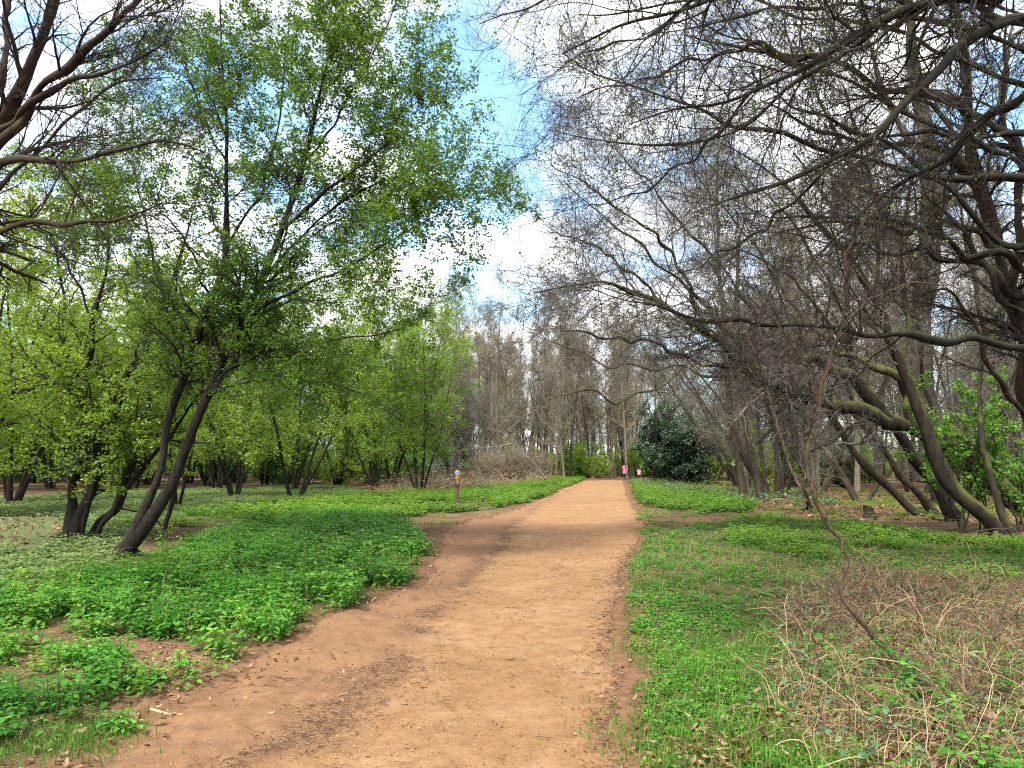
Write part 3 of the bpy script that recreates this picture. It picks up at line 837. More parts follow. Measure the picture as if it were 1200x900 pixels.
hero2('twisted_tree', 'twisted bare tree standing at the right edge behind the bramble heap',
      [[(1250, 660, 11.5, .2), (1225, 560, 11.3, .14), (1208, 470, 11.2, .12), (1197, 385, 11.1, .105), (1176, 295, 11, .095), (1150, 225, 11, .08), (1136, 140, 10.8, .065), (1126, 50, 10.5, .05), (1120, -60, 10, .04)],
       [(1155, 235, 11, .07), (1122, 185, 10.8, .06), (1080, 168, 10.5, .045), (1035, 172, 10.2, .035), (960, 150, 9.8, .022), (890, 120, 9.5, .008)],
       [(1136, 140, 10.8, .065), (1100, 112, 10.4, .055), (1040, 106, 10, .045), (970, 70, 9.6, .03), (890, 60, 9.2, .018), (800, 40, 9, .007)],
       [(1176, 295, 11, .06), (1120, 262, 10.6, .045), (1060, 270, 10.2, .03), (990, 260, 9.9, .02), (900, 275, 9.6, .007)],
       [(1197, 385, 11.1, .07), (1190, 300, 10.7, .06), (1192, 200, 10.5, .05), (1175, 100, 10.3, .03), (1180, 0, 10, .012)],
       [(1215, 500, 11.2, .05), (1165, 440, 10.9, .035), (1140, 380, 10.8, .028), (1110, 340, 10.6, .018), (1060, 350, 10.4, .007)]],
      'bark_red', 'twig_dark',
      [dict(per=20, t0=.3, ang=(25, 70), ln=(.6, 1.9), frac=False, rr=.38, S=7, wob=.2, minr=.005, tl=.3),
       dict(per=12, t0=.12, ang=(25, 70), ln=(.25, 1.0), frac=False, rr=.5, S=5, wob=.2, minr=.003),
       dict(per=7, t0=.1, ang=(25, 75), ln=(.1, .45), frac=False, rr=.6, S=3, wob=.22, minr=.0019, k=3)],
      leaf=[dict(lv=2, per=.06, size=(.03, .055), mat=1)], leafmats=['leaf_bright'])
hero2('overhanging_tree', 'tree rooted out of the frame whose dark budding boughs arch overhead from the right',
      [[(1560, 960, 6.3, .17), (1500, 600, 6.3, .14), (1430, 250, 6.3, .12), (1380, 0, 6.3, .1), (1340, -200, 6.3, .06)],
       [(1400, 90, 6.3, .07), (1300, 10, 6.3, .058), (1200, -6, 6.2, .05), (1100, 4, 6.0, .045), (1020, 30, 5.8, .036), (945, 68, 5.6, .028), (890, 100, 5.5, .02), (820, 128, 5.4, .012), (740, 150, 5.3, .005)],
       [(1420, 200, 6.3, .06), (1300, 60, 6.2, .048), (1205, 14, 6.0, .04), (1140, 46, 5.9, .034), (1086, 95, 5.8, .029), (1032, 155, 5.7, .023), (970, 195, 5.6, .016), (900, 218, 5.5, .01), (820, 250, 5.4, .004)],
       [(1380, 0, 6.3, .06), (1200, -80, 5.8, .045), (1000, -60, 5.4, .034), (880, -30, 5.1, .025), (760, 20, 4.9, .015), (660, 60, 4.8, .005)],
       [(1000, -60, 5.4, .03), (860, -80, 5.8, .022), (740, -50, 6.1, .016), (640, 0, 6.3, .009), (560, 30, 6.4, .004)],
       [(1300, 10, 6.3, .04), (1200, 120, 6.6, .032), (1110, 180, 6.9, .025), (1020, 240, 7.2, .016), (930, 330, 7.4, .006)],
       [(945, 68, 5.6, .02), (860, 60, 5.9, .015), (770, 90, 6.2, .010), (680, 110, 6.5, .004)],
       [(890, 100, 5.5, .014), (820, 180, 5.8, .011), (740, 230, 6.1, .008), (650, 250, 6.4, .003)],
       [(1100, 4, 6.0, .03), (980, 60, 6.6, .024), (860, 150, 7.0, .017), (760, 170, 7.3, .011), (640, 150, 7.6, .004)],
       [(860, -80, 5.8, .018), (780, 30, 6.4, .013), (700, 60, 6.8, .009), (610, 110, 7.1, .003)],
       [(970, 195, 5.6, .012), (900, 260, 5.8, .009), (820, 310, 6.0, .006), (750, 340, 6.2, .003)]],
      'bark_dark', 'twig_dark',
      [dict(per=26, t0=.30, ang=(25, 75), ln=(.45, 1.8), frac=False, rr=.42, S=9, wob=.19, up=-.01, minr=.0032, tl=.25),
       dict(per=11, t0=.10, ang=(25, 75), ln=(.15, .8), frac=False, rr=.5, S=5, wob=.2, minr=.0019),
       dict(per=5, t0=.1, ang=(25, 75), ln=(.06, .3), frac=False, rr=.6, S=3, wob=.22, minr=.0013, k=3)],
      leaf=[dict(lv=2, per=.10, size=(.018, .034), T=T_RND, mat=1, spread=.004), dict(lv=2, per=.6, size=(.008, .013), mat=2, spread=.003)], leafmats=['leaf_hero', 'bud'], wob=.5, lump=.4)
bl = [[(1300, 690, 9.5, .15), (1275, 560, 9.4, .125), (1262, 420, 9.3, .11), (1250, 280, 9.2, .09), (1235, 140, 9.1, .07), (1215, 0, 9, .05), (1200, -100, 8.9, .02)]]
for k in range(13):
    y0 = 450 - k * 34 + R_.uniform(-25, 25); y1 = y0 * .72 - 60 + R_.uniform(-120, 130); x1 = R_.uniform(640, 980); Ye = 8.6 + R_.uniform(-1.2, 2.6)
    sag = R_.uniform(-110, 45)
    bl.append([(1258, y0, 9.3, .042), (1258 * .72 + x1 * .28, y0 * .72 + y1 * .28 + sag * .8 + R_.uniform(-15, 15), 9.3 * .72 + Ye * .28, .034), (1258 * .45 + x1 * .55, y0 * .45 + y1 * .55 + sag + R_.uniform(-18, 18), 9.3 * .45 + Ye * .55, .024),
               (1258 * .2 + x1 * .8, y0 * .2 + y1 * .8 + sag * .5 + R_.uniform(-15, 15), Ye, .014), (x1, y1, Ye, .005)])
hero2('budding_tree', 'bare tree just beyond the right edge sending fine crooked boughs across the sky', bl, 'bark_dark', 'twig_dark',
      [dict(per=22, t0=.36, ang=(25, 75), ln=(.5, 2.0), frac=False, rr=.40, S=7, wob=.21, up=.01, minr=.0045, tl=.2),
       dict(per=11, t0=.10, ang=(25, 75), ln=(.2, .9), frac=False, rr=.5, S=5, wob=.21, minr=.003),
       dict(per=4.5, t0=.1, ang=(25, 75), ln=(.08, .4), frac=False, rr=.6, S=3, wob=.22, minr=.002, k=3)],
      leaf=[dict(lv=2, per=.07, size=(.025, .045), T=T_RND, mat=1, spread=.004), dict(lv=2, per=.5, size=(.010, .016), mat=2, spread=.003)], leafmats=['leaf_hero', 'bud'], wob=.55, lump=.4)
# hanging twisted stem rising from the brambles
hero2('twisted_sapling', 'thin crooked stem rising out of the bramble heap close to the camera',
      slim([[(1062, 782, 6.05, .026), (1046, 764, 6.15, .024), (1026, 752, 6.2, .023), (1010, 733, 6.2, .022), (1000, 716, 6.2, .021), (988, 700, 6.2, .021), (985, 684, 6.2, .020), (992, 664, 6.2, .019), (993, 655, 6.2, .021), (986, 644, 6.2, .018), (985, 632, 6.2, .020), (976, 622, 6.2, .018), (962, 605, 6.2, .020), (954, 580, 6.2, .019),
        (946, 548, 6.2, .018), (946, 515, 6.2, .018), (960, 478, 6.2, .016), (966, 440, 6.2, .015), (984, 385, 6.1, .014), (994, 335, 6.0, .013), (990, 300, 6, .012), (1014, 258, 5.9, .011), (1042, 210, 5.9, .008), (1080, 160, 5.8, .005)],
       [(944, 515, 6.2, .014), (950, 495, 6.15, .013), (958, 470, 6.05, .012), (945, 430, 6.0, .010), (915, 385, 5.9, .008), (880, 350, 5.8, .004)],
       [(945, 588, 6.25, .012), (925, 545, 6.4, .012), (908, 490, 6.6, .011), (895, 440, 6.7, .010), (870, 380, 6.9, .006)],
       [(982, 385, 6.1, .011), (1020, 350, 6.2, .009), (1070, 330, 6.3, .006), (1120, 335, 6.4, .003)]], .8),
      'bark_sapling', 'twig_dark',
      [dict(per=14, t0=.36, ang=(25, 70), ln=(.06, .45), frac=False, rr=.5, S=6, wob=.24, minr=.0026, tl=-1.0),
       dict(per=6, t0=.12, ang=(25, 70), ln=(.12, .5), frac=False, rr=.55, S=4, wob=.19, minr=.002, k=3)],
      S=46, wob=.2, lump=.45, kinky=True, base=(*gnd(1062, 782), 0))

# trees beside the holly
hero2('slim_tree', 'slim straight tree just right of the holly, left of its leaning twin',
      [[(872, 584, 33, .17), (862, 520, 33, .15), (852, 440, 32.5, .13), (846, 350, 32, .10), (840, 250, 32, .07), (842, 150, 32, .02)],
       [(852, 440, 32.5, .07), (822, 441, 32, .06), (800, 428, 32, .055), (765, 434, 31.5, .05), (738, 426, 31.5, .045), (712, 432, 31, .035), (690, 416, 31, .03), (655, 404, 30.5, .02), (610, 385, 30, .008)],
       [(800, 430, 32, .05), (772, 455, 31.5, .045), (745, 460, 31.5, .042), (720, 474, 31, .04), (702, 460, 30.5, .045), (688, 457, 30.5, .04), (645, 468, 30, .022), (600, 492, 29.5, .008)],
       [(850, 400, 32, .07), (800, 370, 31.5, .05), (745, 350, 31, .03), (690, 330, 30.5, .01)]],
      'bark_mid', 'twig_grey',
      [dict(per=11, t0=.3, ang=(25, 65), ln=(1, 2.6), frac=False, rr=.35, S=6, wob=.15, minr=.010, tl=.3),
       dict(per=7, t0=.12, ang=(25, 65), ln=(.4, 1.2), frac=False, rr=.55, S=4, wob=.18, minr=.006),
       dict(per=4, t0=.1, ang=(25, 70), ln=(.2, .6), frac=False, rr=.6, S=3, wob=.2, minr=.004, k=3)], lump=.12, wob=.12)
hero2('slim_tree', 'slim tree right of the holly whose foot leans to the right',
      [[(892, 586, 32.5, .16), (878, 530, 32.5, .14), (868, 460, 32.5, .12), (862, 380, 32.3, .1), (866, 300, 32, .07), (880, 200, 32, .02)],
       [(866, 420, 32.3, .06), (900, 350, 32, .045), (930, 270, 31.5, .02)]],
      'bark_mid', 'twig_grey',
      [dict(per=12, t0=.3, ang=(25, 65), ln=(1, 2.6), frac=False, rr=.35, S=6, wob=.15, minr=.010, tl=.3),
       dict(per=7, t0=.12, ang=(25, 65), ln=(.4, 1.2), frac=False, rr=.55, S=4, wob=.18, minr=.006),
       dict(per=4, t0=.1, ang=(25, 70), ln=(.2, .6), frac=False, rr=.6, S=3, wob=.2, minr=.004, k=3)])
hero2('slim_tree', 'thin dark sapling bending left at the edge of the dead leaves',
      [[(950, 592, 26.5, .10), (922, 545, 26.4, .09), (908, 500, 26.2, .08), (896, 450, 26, .07), (888, 390, 26, .05), (870, 320, 26, .015)]],
      'bark_dark', 'twig_grey',
      [dict(per=14, t0=.35, ang=(25, 65), ln=(.8, 2.0), frac=False, rr=.4, S=6, wob=.15, minr=.008, tl=.3),
       dict(per=7, t0=.12, ang=(25, 65), ln=(.3, 1.0), frac=False, rr=.55, S=4, wob=.18, minr=.005)])

# bright leafy shrub at right
shr = []
for k in range(13):
    x0 = 1165 + R_.uniform(-45, 60); yy = 614 + R_.uniform(-4, 10)
    x1 = x0 + R_.uniform(-95, 55); y1 = R_.uniform(430, 520)
    Yb = 17.6 + R_.uniform(-.6, 1.2)
    shr.append([(x0, yy, Yb, .022), (x0 * .6 + x1 * .4 + R_.uniform(-12, 12), yy * .55 + y1 * .45, Yb - .1, .017), (x1, y1, Yb - .3, .006)])
hero2('leafy_shrub', 'bright green leafy shrub around the foot of the thickest leaning trunk', shr, 'bark_mid', 'twig_dark',
      [dict(per=9, t0=.2, ang=(30, 75), ln=(.4, 1.2), frac=False, rr=.5, S=5, wob=.16, minr=.005, tl=.2),
       dict(per=6, t0=.15, ang=(30, 70), ln=(.15, .5), frac=False, rr=.55, S=4, wob=.18, minr=.003, k=3)],
      leaf=[dict(lv=1, per=11, size=(.05, .10), T=T_RND, mat=1, spread=.02, upb=1.2), dict(lv=0, per=6, size=(.05, .10), T=T_RND, mat=1, spread=.02, upb=1.2)], leafmats=['leaf_bright'])


# ------------------------------------------------------------------ generic trees, copied
def gen_tree(name, label, h, nst, r0, lean, levels, leafspec, bark, twig, lmats, group, S=9, wob=.05, up=.06, crownlift=0):
    root = thing(name, label, 'tree', (0, -400, 0), 0, group)
    P = np.zeros((nst, S + 1, 3)); R = np.zeros((nst, S + 1))
    for i in range(nst):
        az = R_.uniform(0, 6.28) + i * 2.4
        l = rad(R_.uniform(*lean))
        d = np.array([math.cos(az) * math.sin(l), math.sin(az) * math.sin(l), math.cos(l)])
        P[i, 0] = np.array([math.cos(az), math.sin(az), 0]) * (.14 * (nst > 1)) + [0, 0, -.15]
        L = h * R_.uniform(.78, 1.0) if nst > 1 else h
        for s in range(S):
            d = nrm(d + R_.normal(0, wob, 3) + np.array([0, 0, up * .3]))
            P[i, s + 1] = P[i, s] + d * L / S
        rr = r0 * (R_.uniform(.6, 1.0) if nst > 1 else 1)
        R[i] = rr * np.linspace(1, .10, S + 1); R[i, 0] *= 1.35
    mt = MB(); tubes(mt, P, R, 8, 0, None, .15); mt.build('trunk', M[bark], root)
    cr = MB(); par = (P, R); gs = []
    for L in levels:
        L = dict(L); k = L.pop('k', 3); par = spawn(par, **L); gs.append(par); tubes(cr, par[0], par[1], k, 0)
    for sp in leafspec:
        sp = dict(sp); lv = sp.pop('lv'); leaves_on(cr, gs[lv], **sp)
    cr.build('crown', [M[twig]] + [M[m] for m in lmats], root)
    return root


protos = {}


def place(kind, x, y, s, label, group, rz=None, z=None):
    """copy of one of the prototypes"""
    lst = protos[kind]; p = lst[R_.integers(len(lst))]
    rz = R_.uniform(0, 6.28) if rz is None else rz
    loc = (x, y, float(gz(x, y)) if z is None else z)
    if p.get('used') is None:
        p['used'] = 1
        p.location = loc; p.rotation_euler = (0, 0, rz); p.scale = (s, s, s); p['label'] = label; p['group'] = group
        return p
    r = dup(p, loc, rz, s, label, group)
    return r


protos['coppice'] = [gen_tree('coppiced_tree', '', 11.0, n, .095, (5, 24),
                              [dict(per=20, t0=.20, ang=(35, 80), ln=(.9, 3.2), frac=False, rr=.36, S=5, wob=.17, up=.03, minr=.009, tl=.3),
                               dict(per=9, t0=.12, ang=(30, 75), ln=(.4, 1.3), frac=False, rr=.5, S=4, wob=.19, minr=.006),
                               dict(per=4, t0=.1, ang=(30, 70), ln=(.2, .6), frac=False, rr=.6, S=2, wob=.2, minr=.004)],
                              [dict(lv=2, per=4.8, size=(.05, .15), mat=1, spread=.06), dict(lv=1, per=5, size=(.05, .14), mat=1, spread=.05)],
                              'bark_dark', 'twig_dark', [lm], 'g') for n, lm in ((4, 'leaf_yellow'), (3, 'leaf_yellow'), (5, 'leaf_mid'))]
protos['tall'] = [gen_tree('tall_bare_tree', '', 21.0, n, .16, (1, 9),
                           [dict(per=46, t0=.14, ang=(25, 60), ln=(1.4, 4.6), frac=False, rr=.34, S=5, wob=.15, up=.08, minr=.014, tl=.4),
                            dict(per=11, t0=.12, ang=(25, 60), ln=(.6, 1.9), frac=False, rr=.5, S=4, wob=.18, up=.05, minr=.010),
                            dict(per=7, t0=.1, ang=(25, 60), ln=(.3, .9), frac=False, rr=.6, S=2, wob=.2, up=.04, minr=.0075)],
                           [dict(lv=2, per=pb, size=(.07, .13), mat=1, spread=.03)], 'bark_grey', tw, [lm], 'g')
                  for n, pb, lm, tw in ((1, .5, 'bud', 'twig_tan'), (2, .9, 'bud', 'twig_tan'), (1, .8, 'leaf_olive', 'twig_grey'))]
protos['pole'] = [gen_tree('slim_trunk_tree', '', 14, n, .13, (0, 7),
                           [dict(per=14, t0=.35, ang=(25, 60), ln=(1, 2.6), frac=False, rr=.4, S=5, wob=.14, up=.06, minr=.012, tl=.4),
                            dict(per=7, t0=.12, ang=(25, 60), ln=(.4, 1.2), frac=False, rr=.5, S=3, wob=.16, minr=.008),
                            dict(per=3, t0=.1, ang=(25, 60), ln=(.2, .6), frac=False, rr=.6, S=2, wob=.18, minr=.006)],
                           [dict(lv=2, per=1.2, size=(.06, .10), mat=1, spread=.03)], 'bark_mid', 'twig_grey', ['leaf_olive'], 'g') for n in (1, 2, 3)]
protos['shrub'] = [gen_tree('leafy_bush', '', 3.6, 12, .03, (8, 50),
                            [dict(per=11, t0=.12, ang=(30, 70), ln=(.5, 1.5), frac=False, rr=.5, S=4, wob=.16, minr=.007, tl=.2),
                             dict(per=6, t0=.12, ang=(30, 70), ln=(.2, .6), frac=False, rr=.6, S=2, wob=.18, minr=.004)],
                            [dict(lv=1, per=9, size=(.08, .16), mat=1, spread=.06, upb=1.1)], 'bark_mid', 'twig_grey', [lm], 'g') for lm in ('leaf_yellow', 'leaf_bright')]
protos['spread'] = [gen_tree('spreading_bare_tree', '', 10.5, n, .13, (10, 38),
                             [dict(per=22, t0=.2, ang=(30, 75), ln=(1.2, 3.6), frac=False, rr=.36, S=6, wob=.19, up=.03, minr=.009, tl=.3),
                              dict(per=12, t0=.12, ang=(30, 70), ln=(.5, 1.5), frac=False, rr=.5, S=4, wob=.2, minr=.0055),
                              dict(per=7, t0=.1, ang=(30, 75), ln=(.2, .7), frac=False, rr=.6, S=3, wob=.22, minr=.004)],
                             [dict(lv=2, per=.25, size=(.04, .08), mat=1, spread=.03)], 'bark_mid', 'twig_grey', ['leaf_olive'], 'g', wob=.10) for n in (3, 4)]
protos['thicket'] = [gen_tree('bare_thicket', '', 3.4, 26, .03, (5, 55),
                              [dict(per=13, t0=.08, ang=(20, 60), ln=(.5, 1.7), frac=False, rr=.5, S=4, wob=.2, minr=.012, tl=.2),
                               dict(per=9, t0=.12, ang=(25, 70), ln=(.2, .8), frac=False, rr=.6, S=3, wob=.2, minr=.009)],
                              [dict(lv=1, per=.7, size=(.05, .09), mat=1, spread=.04)], 'bark_mid', 'twig_tan', ['bud'], 'g')]

for n in protos:
    for p in protos[n]:
        p['kind_src'] = n


def P2(x, y):
    q = gnd(x, y); return q


# individually placed trees of the left wood
GL = 'leafy trees of the left-hand wood'
near_left = [
    (277, 584, 1.0, 'dark trunk nearest behind the leaning pair, on the pale ground cover'),
    (208, 594, .7, 'small dark trunk close behind the leaning pair, to its right'),
    (345, 586, 1.0, 'group of slanting dark stems right of the leaning pair at the pale clearing edge'),
    (395, 570, 1.05, 'leafy stems left of the bramble mound, at the clearing edge'),
    (12, 592, 1.1, 'dark trunk at the far left edge behind the bare orange-brown soil'),
    (-60, 606, 1.0, 'leafy tree just beyond the left edge of the picture'),
    (60, 573, 1.1, 'leafy tree behind the splayed clump on the left'),
    (150, 574, 1.1, 'leafy tree between the splayed clump and the leaning pair, further back'),
    (245, 571, 1.1, 'leafy tree far behind the leaning pair, near the dark trunk'),
    (310, 569, 1.0, 'leafy tree at the back of the pale clearing'),
    (432, 566, 1.15, 'yellow-green tree behind the left end of the bramble mound'),
    (462, 562, 1.2, 'yellow-green tree overhanging the bramble mound'),
    (500, 559, 1.2, 'tall yellow-green tree behind the waymarker post'),
]
for x, y, s, lb in near_left:
    q = P2(x, y); place('coppice', q[0], q[1], s, lb, GL)
for x, y, s, lb in ((905, 584, 1.0, 'spreading bare tree behind the thin bending sapling'), (1010, 588, 1.0, 'spreading bare tree behind the crossing pale poles'),
                    (1140, 592, 1.05, 'spreading bare tree behind the leafy shrub at right'), (1240, 600, 1.0, 'spreading bare tree just beyond the right edge'),
                    (960, 576, 1.25, 'spreading bare tree deeper in the wood, between the sapling and the poles'), (1080, 577, 1.3, 'spreading bare tree deeper in the wood, beside the tall thick trunk'),
                    (1190, 580, 1.25, 'spreading bare tree deep in the wood at the right edge'), (870, 571, 1.3, 'spreading bare tree behind the twin slim trees by the holly')):
    q = P2(x, y); place('spread', q[0], q[1], s, lb, 'spreading bare trees of the right wood')
# the wood behind
pts = []


def scatter(n, xr_, yr_, mind, ok=None, tries=6000):
    out = []
    for _ in range(tries):
        if len(out) >= n: break
        y = R_.uniform(*yr_); x = R_.uniform(*xr_(y)) if callable(xr_) else R_.uniform(*xr_)
        if all((x - a) ** 2 + (y - b) ** 2 > mind * mind for a, b in pts) and (ok is None or ok(x, y)):
            pts.append((x, y)); out.append((x, y))
    return out


pic = lambda x, y: 600 + 900 * x / y
for x, y in scatter(60, lambda y: (-.80 * y, -.11 * y), (42, 100), 3.2):
    place('coppice', x, y, R_.uniform(.95, 1.35), 'leafy tree with dark stems in the depth of the left wood', 'trees deep in the left wood')
for x, y in scatter(60, lambda y: (-.8 * y, -.12 * y), (52, 105), 2.4):
    place('shrub', x, y, R_.uniform(.7, 1.3), 'yellow-green bush under the trees of the left wood', 'bushes under the left wood')
for x, y in scatter(46, lambda y: (-.15 * y, .15 * y), (74, 125), 2.8, lambda x, y: not (y < 84 and 70 < (pic(x, y) - 640) < 130)):
    place('tall', x, y, R_.uniform(.85, 1.15), 'tall leafless tree closing the view at the end of the path', 'tall trees at the end of the path')
for x, y in scatter(26, lambda y: (-.16 * y, .30 * y), (112, 165), 3.0):
    place('tall', x, y, R_.uniform(.95, 1.25), 'tall leafless tree in the furthest row beyond the path', 'furthest row of tall trees')
for x, y in scatter(6, lambda y: (-.16 * y, -.03 * y), (64, 78), 2.6):
    place('spread', x, y, R_.uniform(1.0, 1.35), 'brown bare spreading tree left of the far end of the path', 'bare trees left of the path end')
for x, y in scatter(10, lambda y: (.19 * y, .36 * y), (66, 84), 2.6):
    place('spread', x, y, R_.uniform(1.0, 1.4), 'bare spreading tree behind and beside the holly', 'bare trees behind the holly')
for x, y in scatter(10, lambda y: (.165 * y, .34 * y), (70, 90), 2.0):
    place('shrub', x, y, R_.uniform(1.0, 1.6), 'pale green bush behind the holly', 'bushes behind the holly')
for x, y in scatter(9, lambda y: (-.07 * y, .12 * y), (82, 92), 2.2):
    place('shrub', x, y, R_.uniform(.7, 1.1), 'low yellow-green bush right beyond the end of the path', 'low bushes closing the path end')
for x, y in scatter(22, lambda y: (.02 * y, .16 * y), (78, 115), 2.2):
    place('pole', x, y, R_.uniform(.8, 1.2), 'slim straight trunk in the grove at the end of the path', 'slim trunks at the end of the path')
for x, y in scatter(40, lambda y: (-.16 * y, .2 * y), (86, 125), 2.6):
    place('shrub', x, y, R_.uniform(.8, 1.4), 'light green bush among the trunks at the end of the path', 'bushes at the end of the path')
for x, y in scatter(44, lambda y: (.17 * y, .85 * y), (38, 110), 3.6, lambda x, y: not (y < 68 and 700 < pic(x, y) < 870)):
    place('tall', x, y, R_.uniform(.8, 1.1), 'tall bare tree in the wood behind the right-hand poles', 'bare trees of the right wood')
for x, y in scatter(22, lambda y: (.22 * y, .85 * y), (30, 80), 3.2, lambda x, y: not (y < 68 and 700 < pic(x, y) < 880)):
    place('pole', x, y, R_.uniform(.55, .9), 'slim trunk among the undergrowth behind the right-hand poles', 'slim trunks of the right wood')
for x, y in scatter(58, lambda y: (.2 * y, .85 * y), (40, 95), 2.6, lambda x, y: not (y < 72 and 700 < pic(x, y) < 885)):
    place('shrub', x, y, R_.uniform(.8, 1.5), 'green bush in the undergrowth of the right wood', 'bushes of the right wood')
# dark slim trunks standing clear along the end of the path
for x, y, s in ((666, 560, .9), (684, 559, .8), (690, 560, 1.0), (708, 558, 1.0), (722, 561, .75)):
    q = P2(x, y); place('pole', q[0], q[1], s, 'straight dark trunk lining the far end of the path on its left', 'trunks lining the far path')
q = P2(538, 563); place('pole', q[0], q[1], 1.0, 'dark forked trunk standing behind the bramble mound', 'trunk behind the mound')
for x, y, s, lb in ((600, 566, 1.0, 'brown leafless thicket left of the path beyond the waymarker'), (572, 565, .8, 'smaller leafless thicket between the waymarker and the bramble mound'),
                    (632, 561, .8, 'low bare thicket at the path bend'), (612, 562, 1.05, 'leafless thicket close behind the brown one left of the path'), (585, 560, 1.1, 'leafless thicket rising behind the right end of the bramble mound'), (552, 562, .9, 'leafless thicket on the crest of the bramble mound'), (1120, 590, .45, 'small bare thicket among the dead leaves by the leaning poles')):
    q = P2(x, y); place('thicket', q[0], q[1], s, lb, 'leafless thickets')
for x, y, s, lb in ((650, 560, .85, 'yellow-green bush beside the path bend'), (615, 558, .9, 'yellow-green bush behind the brown thicket')):
    q = P2(x, y); place('shrub', q[0], q[1], s, lb, 'bushes by the path bend')

# unused prototypes go away
for n, lst in protos.items():
    for p in lst:
        if p.get('used') is None:
            for c in list(p.children): bpy.data.objects.remove(c)
            bpy.data.objects.remove(p)
for o in SC.objects:
    for k in ('used', 'kind_src'):
        if k in o: del o[k]


# holly ------------------------------------------------------------------------
def holly():
    q = P2(795, 567)
    root = thing('holly_bush', 'big dense dark green holly bush right of the far path', 'bush', (q[0], q[1], 0))
    h, rw = 6.6, 4.4
    mt = MB()
    P = np.zeros((7, 8, 3)); R = np.zeros((7, 8))
    for i in range(7):
        a = i * .9; t = np.linspace(0, 1, 8)
        P[i, :, 0] = math.cos(a) * t * rw * .5 + R_.normal(0, .06, 8); P[i, :, 1] = math.sin(a) * t * rw * .5 + R_.normal(0, .06, 8); P[i, :, 2] = t * h * R_.uniform(.6, .92) - .1
        R[i] = np.linspace(.11, .02, 8)
    tubes(mt, P, R, 6, 0, None, .1); mt.build('trunk', M['bark_dark'], root)
    cr = MB()
    tw = spawn((P, R), 46, .02, 1, (40, 90), (1.3, 3.0), False, .4, 5, .14, .02, .012, tl=.40)
    tubes(cr, *tw, 3, 0)
    t2 = spawn(tw, 8, .3, 1, (30, 70), (.3, .8), False, .5, 3, .15, .0, .006); tubes(cr, *t2, 3, 0)
    leaves_on(cr, t2, 20, (.10, .20), T_RND, 1, 0.0, .12, .9, -.2)
    cr.build('crown', [M['twig_dark'], M['leaf_holly']], root)


holly()
#==GROUND COVER==


# ------------------------------------------------------------------ ground cover
def sample(P, n, jit=.2, seed=3, dens=None, m=.0):
    lo, hi = P.min(0) - jit * 2, P.max(0) + jit * 2
    x = R_.uniform(lo[0], hi[0], n); y = R_.uniform(max(lo[1], -2), hi[1], n)
    k = inpoly(P, x, y, jit, seed) & ~on_path(x, y, m)
    if dens is not None:
        k &= R_.random(n) < dens(x, y)
    return x[k], y[k]


def area(P):
    lo, hi = P.min(0), P.max(0)
    return (hi[0] - lo[0]) * (hi[1] - lo[1])


def nettle_plants(mb, x, y, h, size, mat, tiers=4, T=T_NET, stalk=True):
    """upright plants: pairs of opposite leaves in tiers, each tier turned a quarter"""
    n = len(x)
    z = gz(x, y)
    az0 = R_.uniform(0, 6.28, n); lean = R_.normal(0, .18, (n, 2))
    hh = h * R_.uniform(.5, 1.3, n) * (.25 + 1.5 * fbm(x, y, 1.6, 3, 301))
    ps = R_.uniform(.6, 1.4, n)
    tone = np.clip(.2 + .9 * (fbm(x, y, .9, 3, 302) - .25) + R_.normal(0, .12, n), 0, 1)
    for t in range(tiers):
        f = (t + 1) / tiers
        px = x + lean[:, 0] * hh * f; py = y + lean[:, 1] * hh * f; pz_ = z + hh * f
        for k in range(4 if t >= tiers - 2 else 2):
            a = az0 + t * math.pi / 2 + k * (math.pi / 2 if t >= tiers - 2 else math.pi) + R_.normal(0, .25, n)
            dr = R_.uniform(-.35, .10, n) + (.35 if t == tiers - 1 else 0)
            ax = np.stack([np.cos(a), np.sin(a), dr], 1)
            up = np.stack([R_.normal(0, .2, n), R_.normal(0, .2, n), np.ones(n)], 1)
            s = size * ps * R_.uniform(.75, 1.2, n) * (.62 if t == tiers - 1 else 1.0)
            pos = np.stack([px, py, pz_], 1) + ax * (.012 + .15 * s[:, None])
            stamp(mb, T, pos, ax, up, s, mat, np.clip(tone + R_.normal(0, .1, n) + (.18 if t == tiers - 1 else 0), 0, 1), 1.05)
    if stalk:
        P = np.stack([np.stack([x, y, z - .02], 1), np.stack([x + lean[:, 0] * hh, y + lean[:, 1] * hh, z + hh], 1)], 1)
        tubes(mb, P, np.full((n, 2), .0028), 3, mat, np.full(n, .4))


BL = (np.array([[0, .5, 0], [0, -.5, 0], [.45, .38, .0], [.45, -.38, .0], [.8, .22, -.06], [.8, -.22, -.06], [1, 0, -.2]]),
      np.array([[0, 1, 3, 2], [2, 3, 5, 4], [4, 5, 6, 6]]))


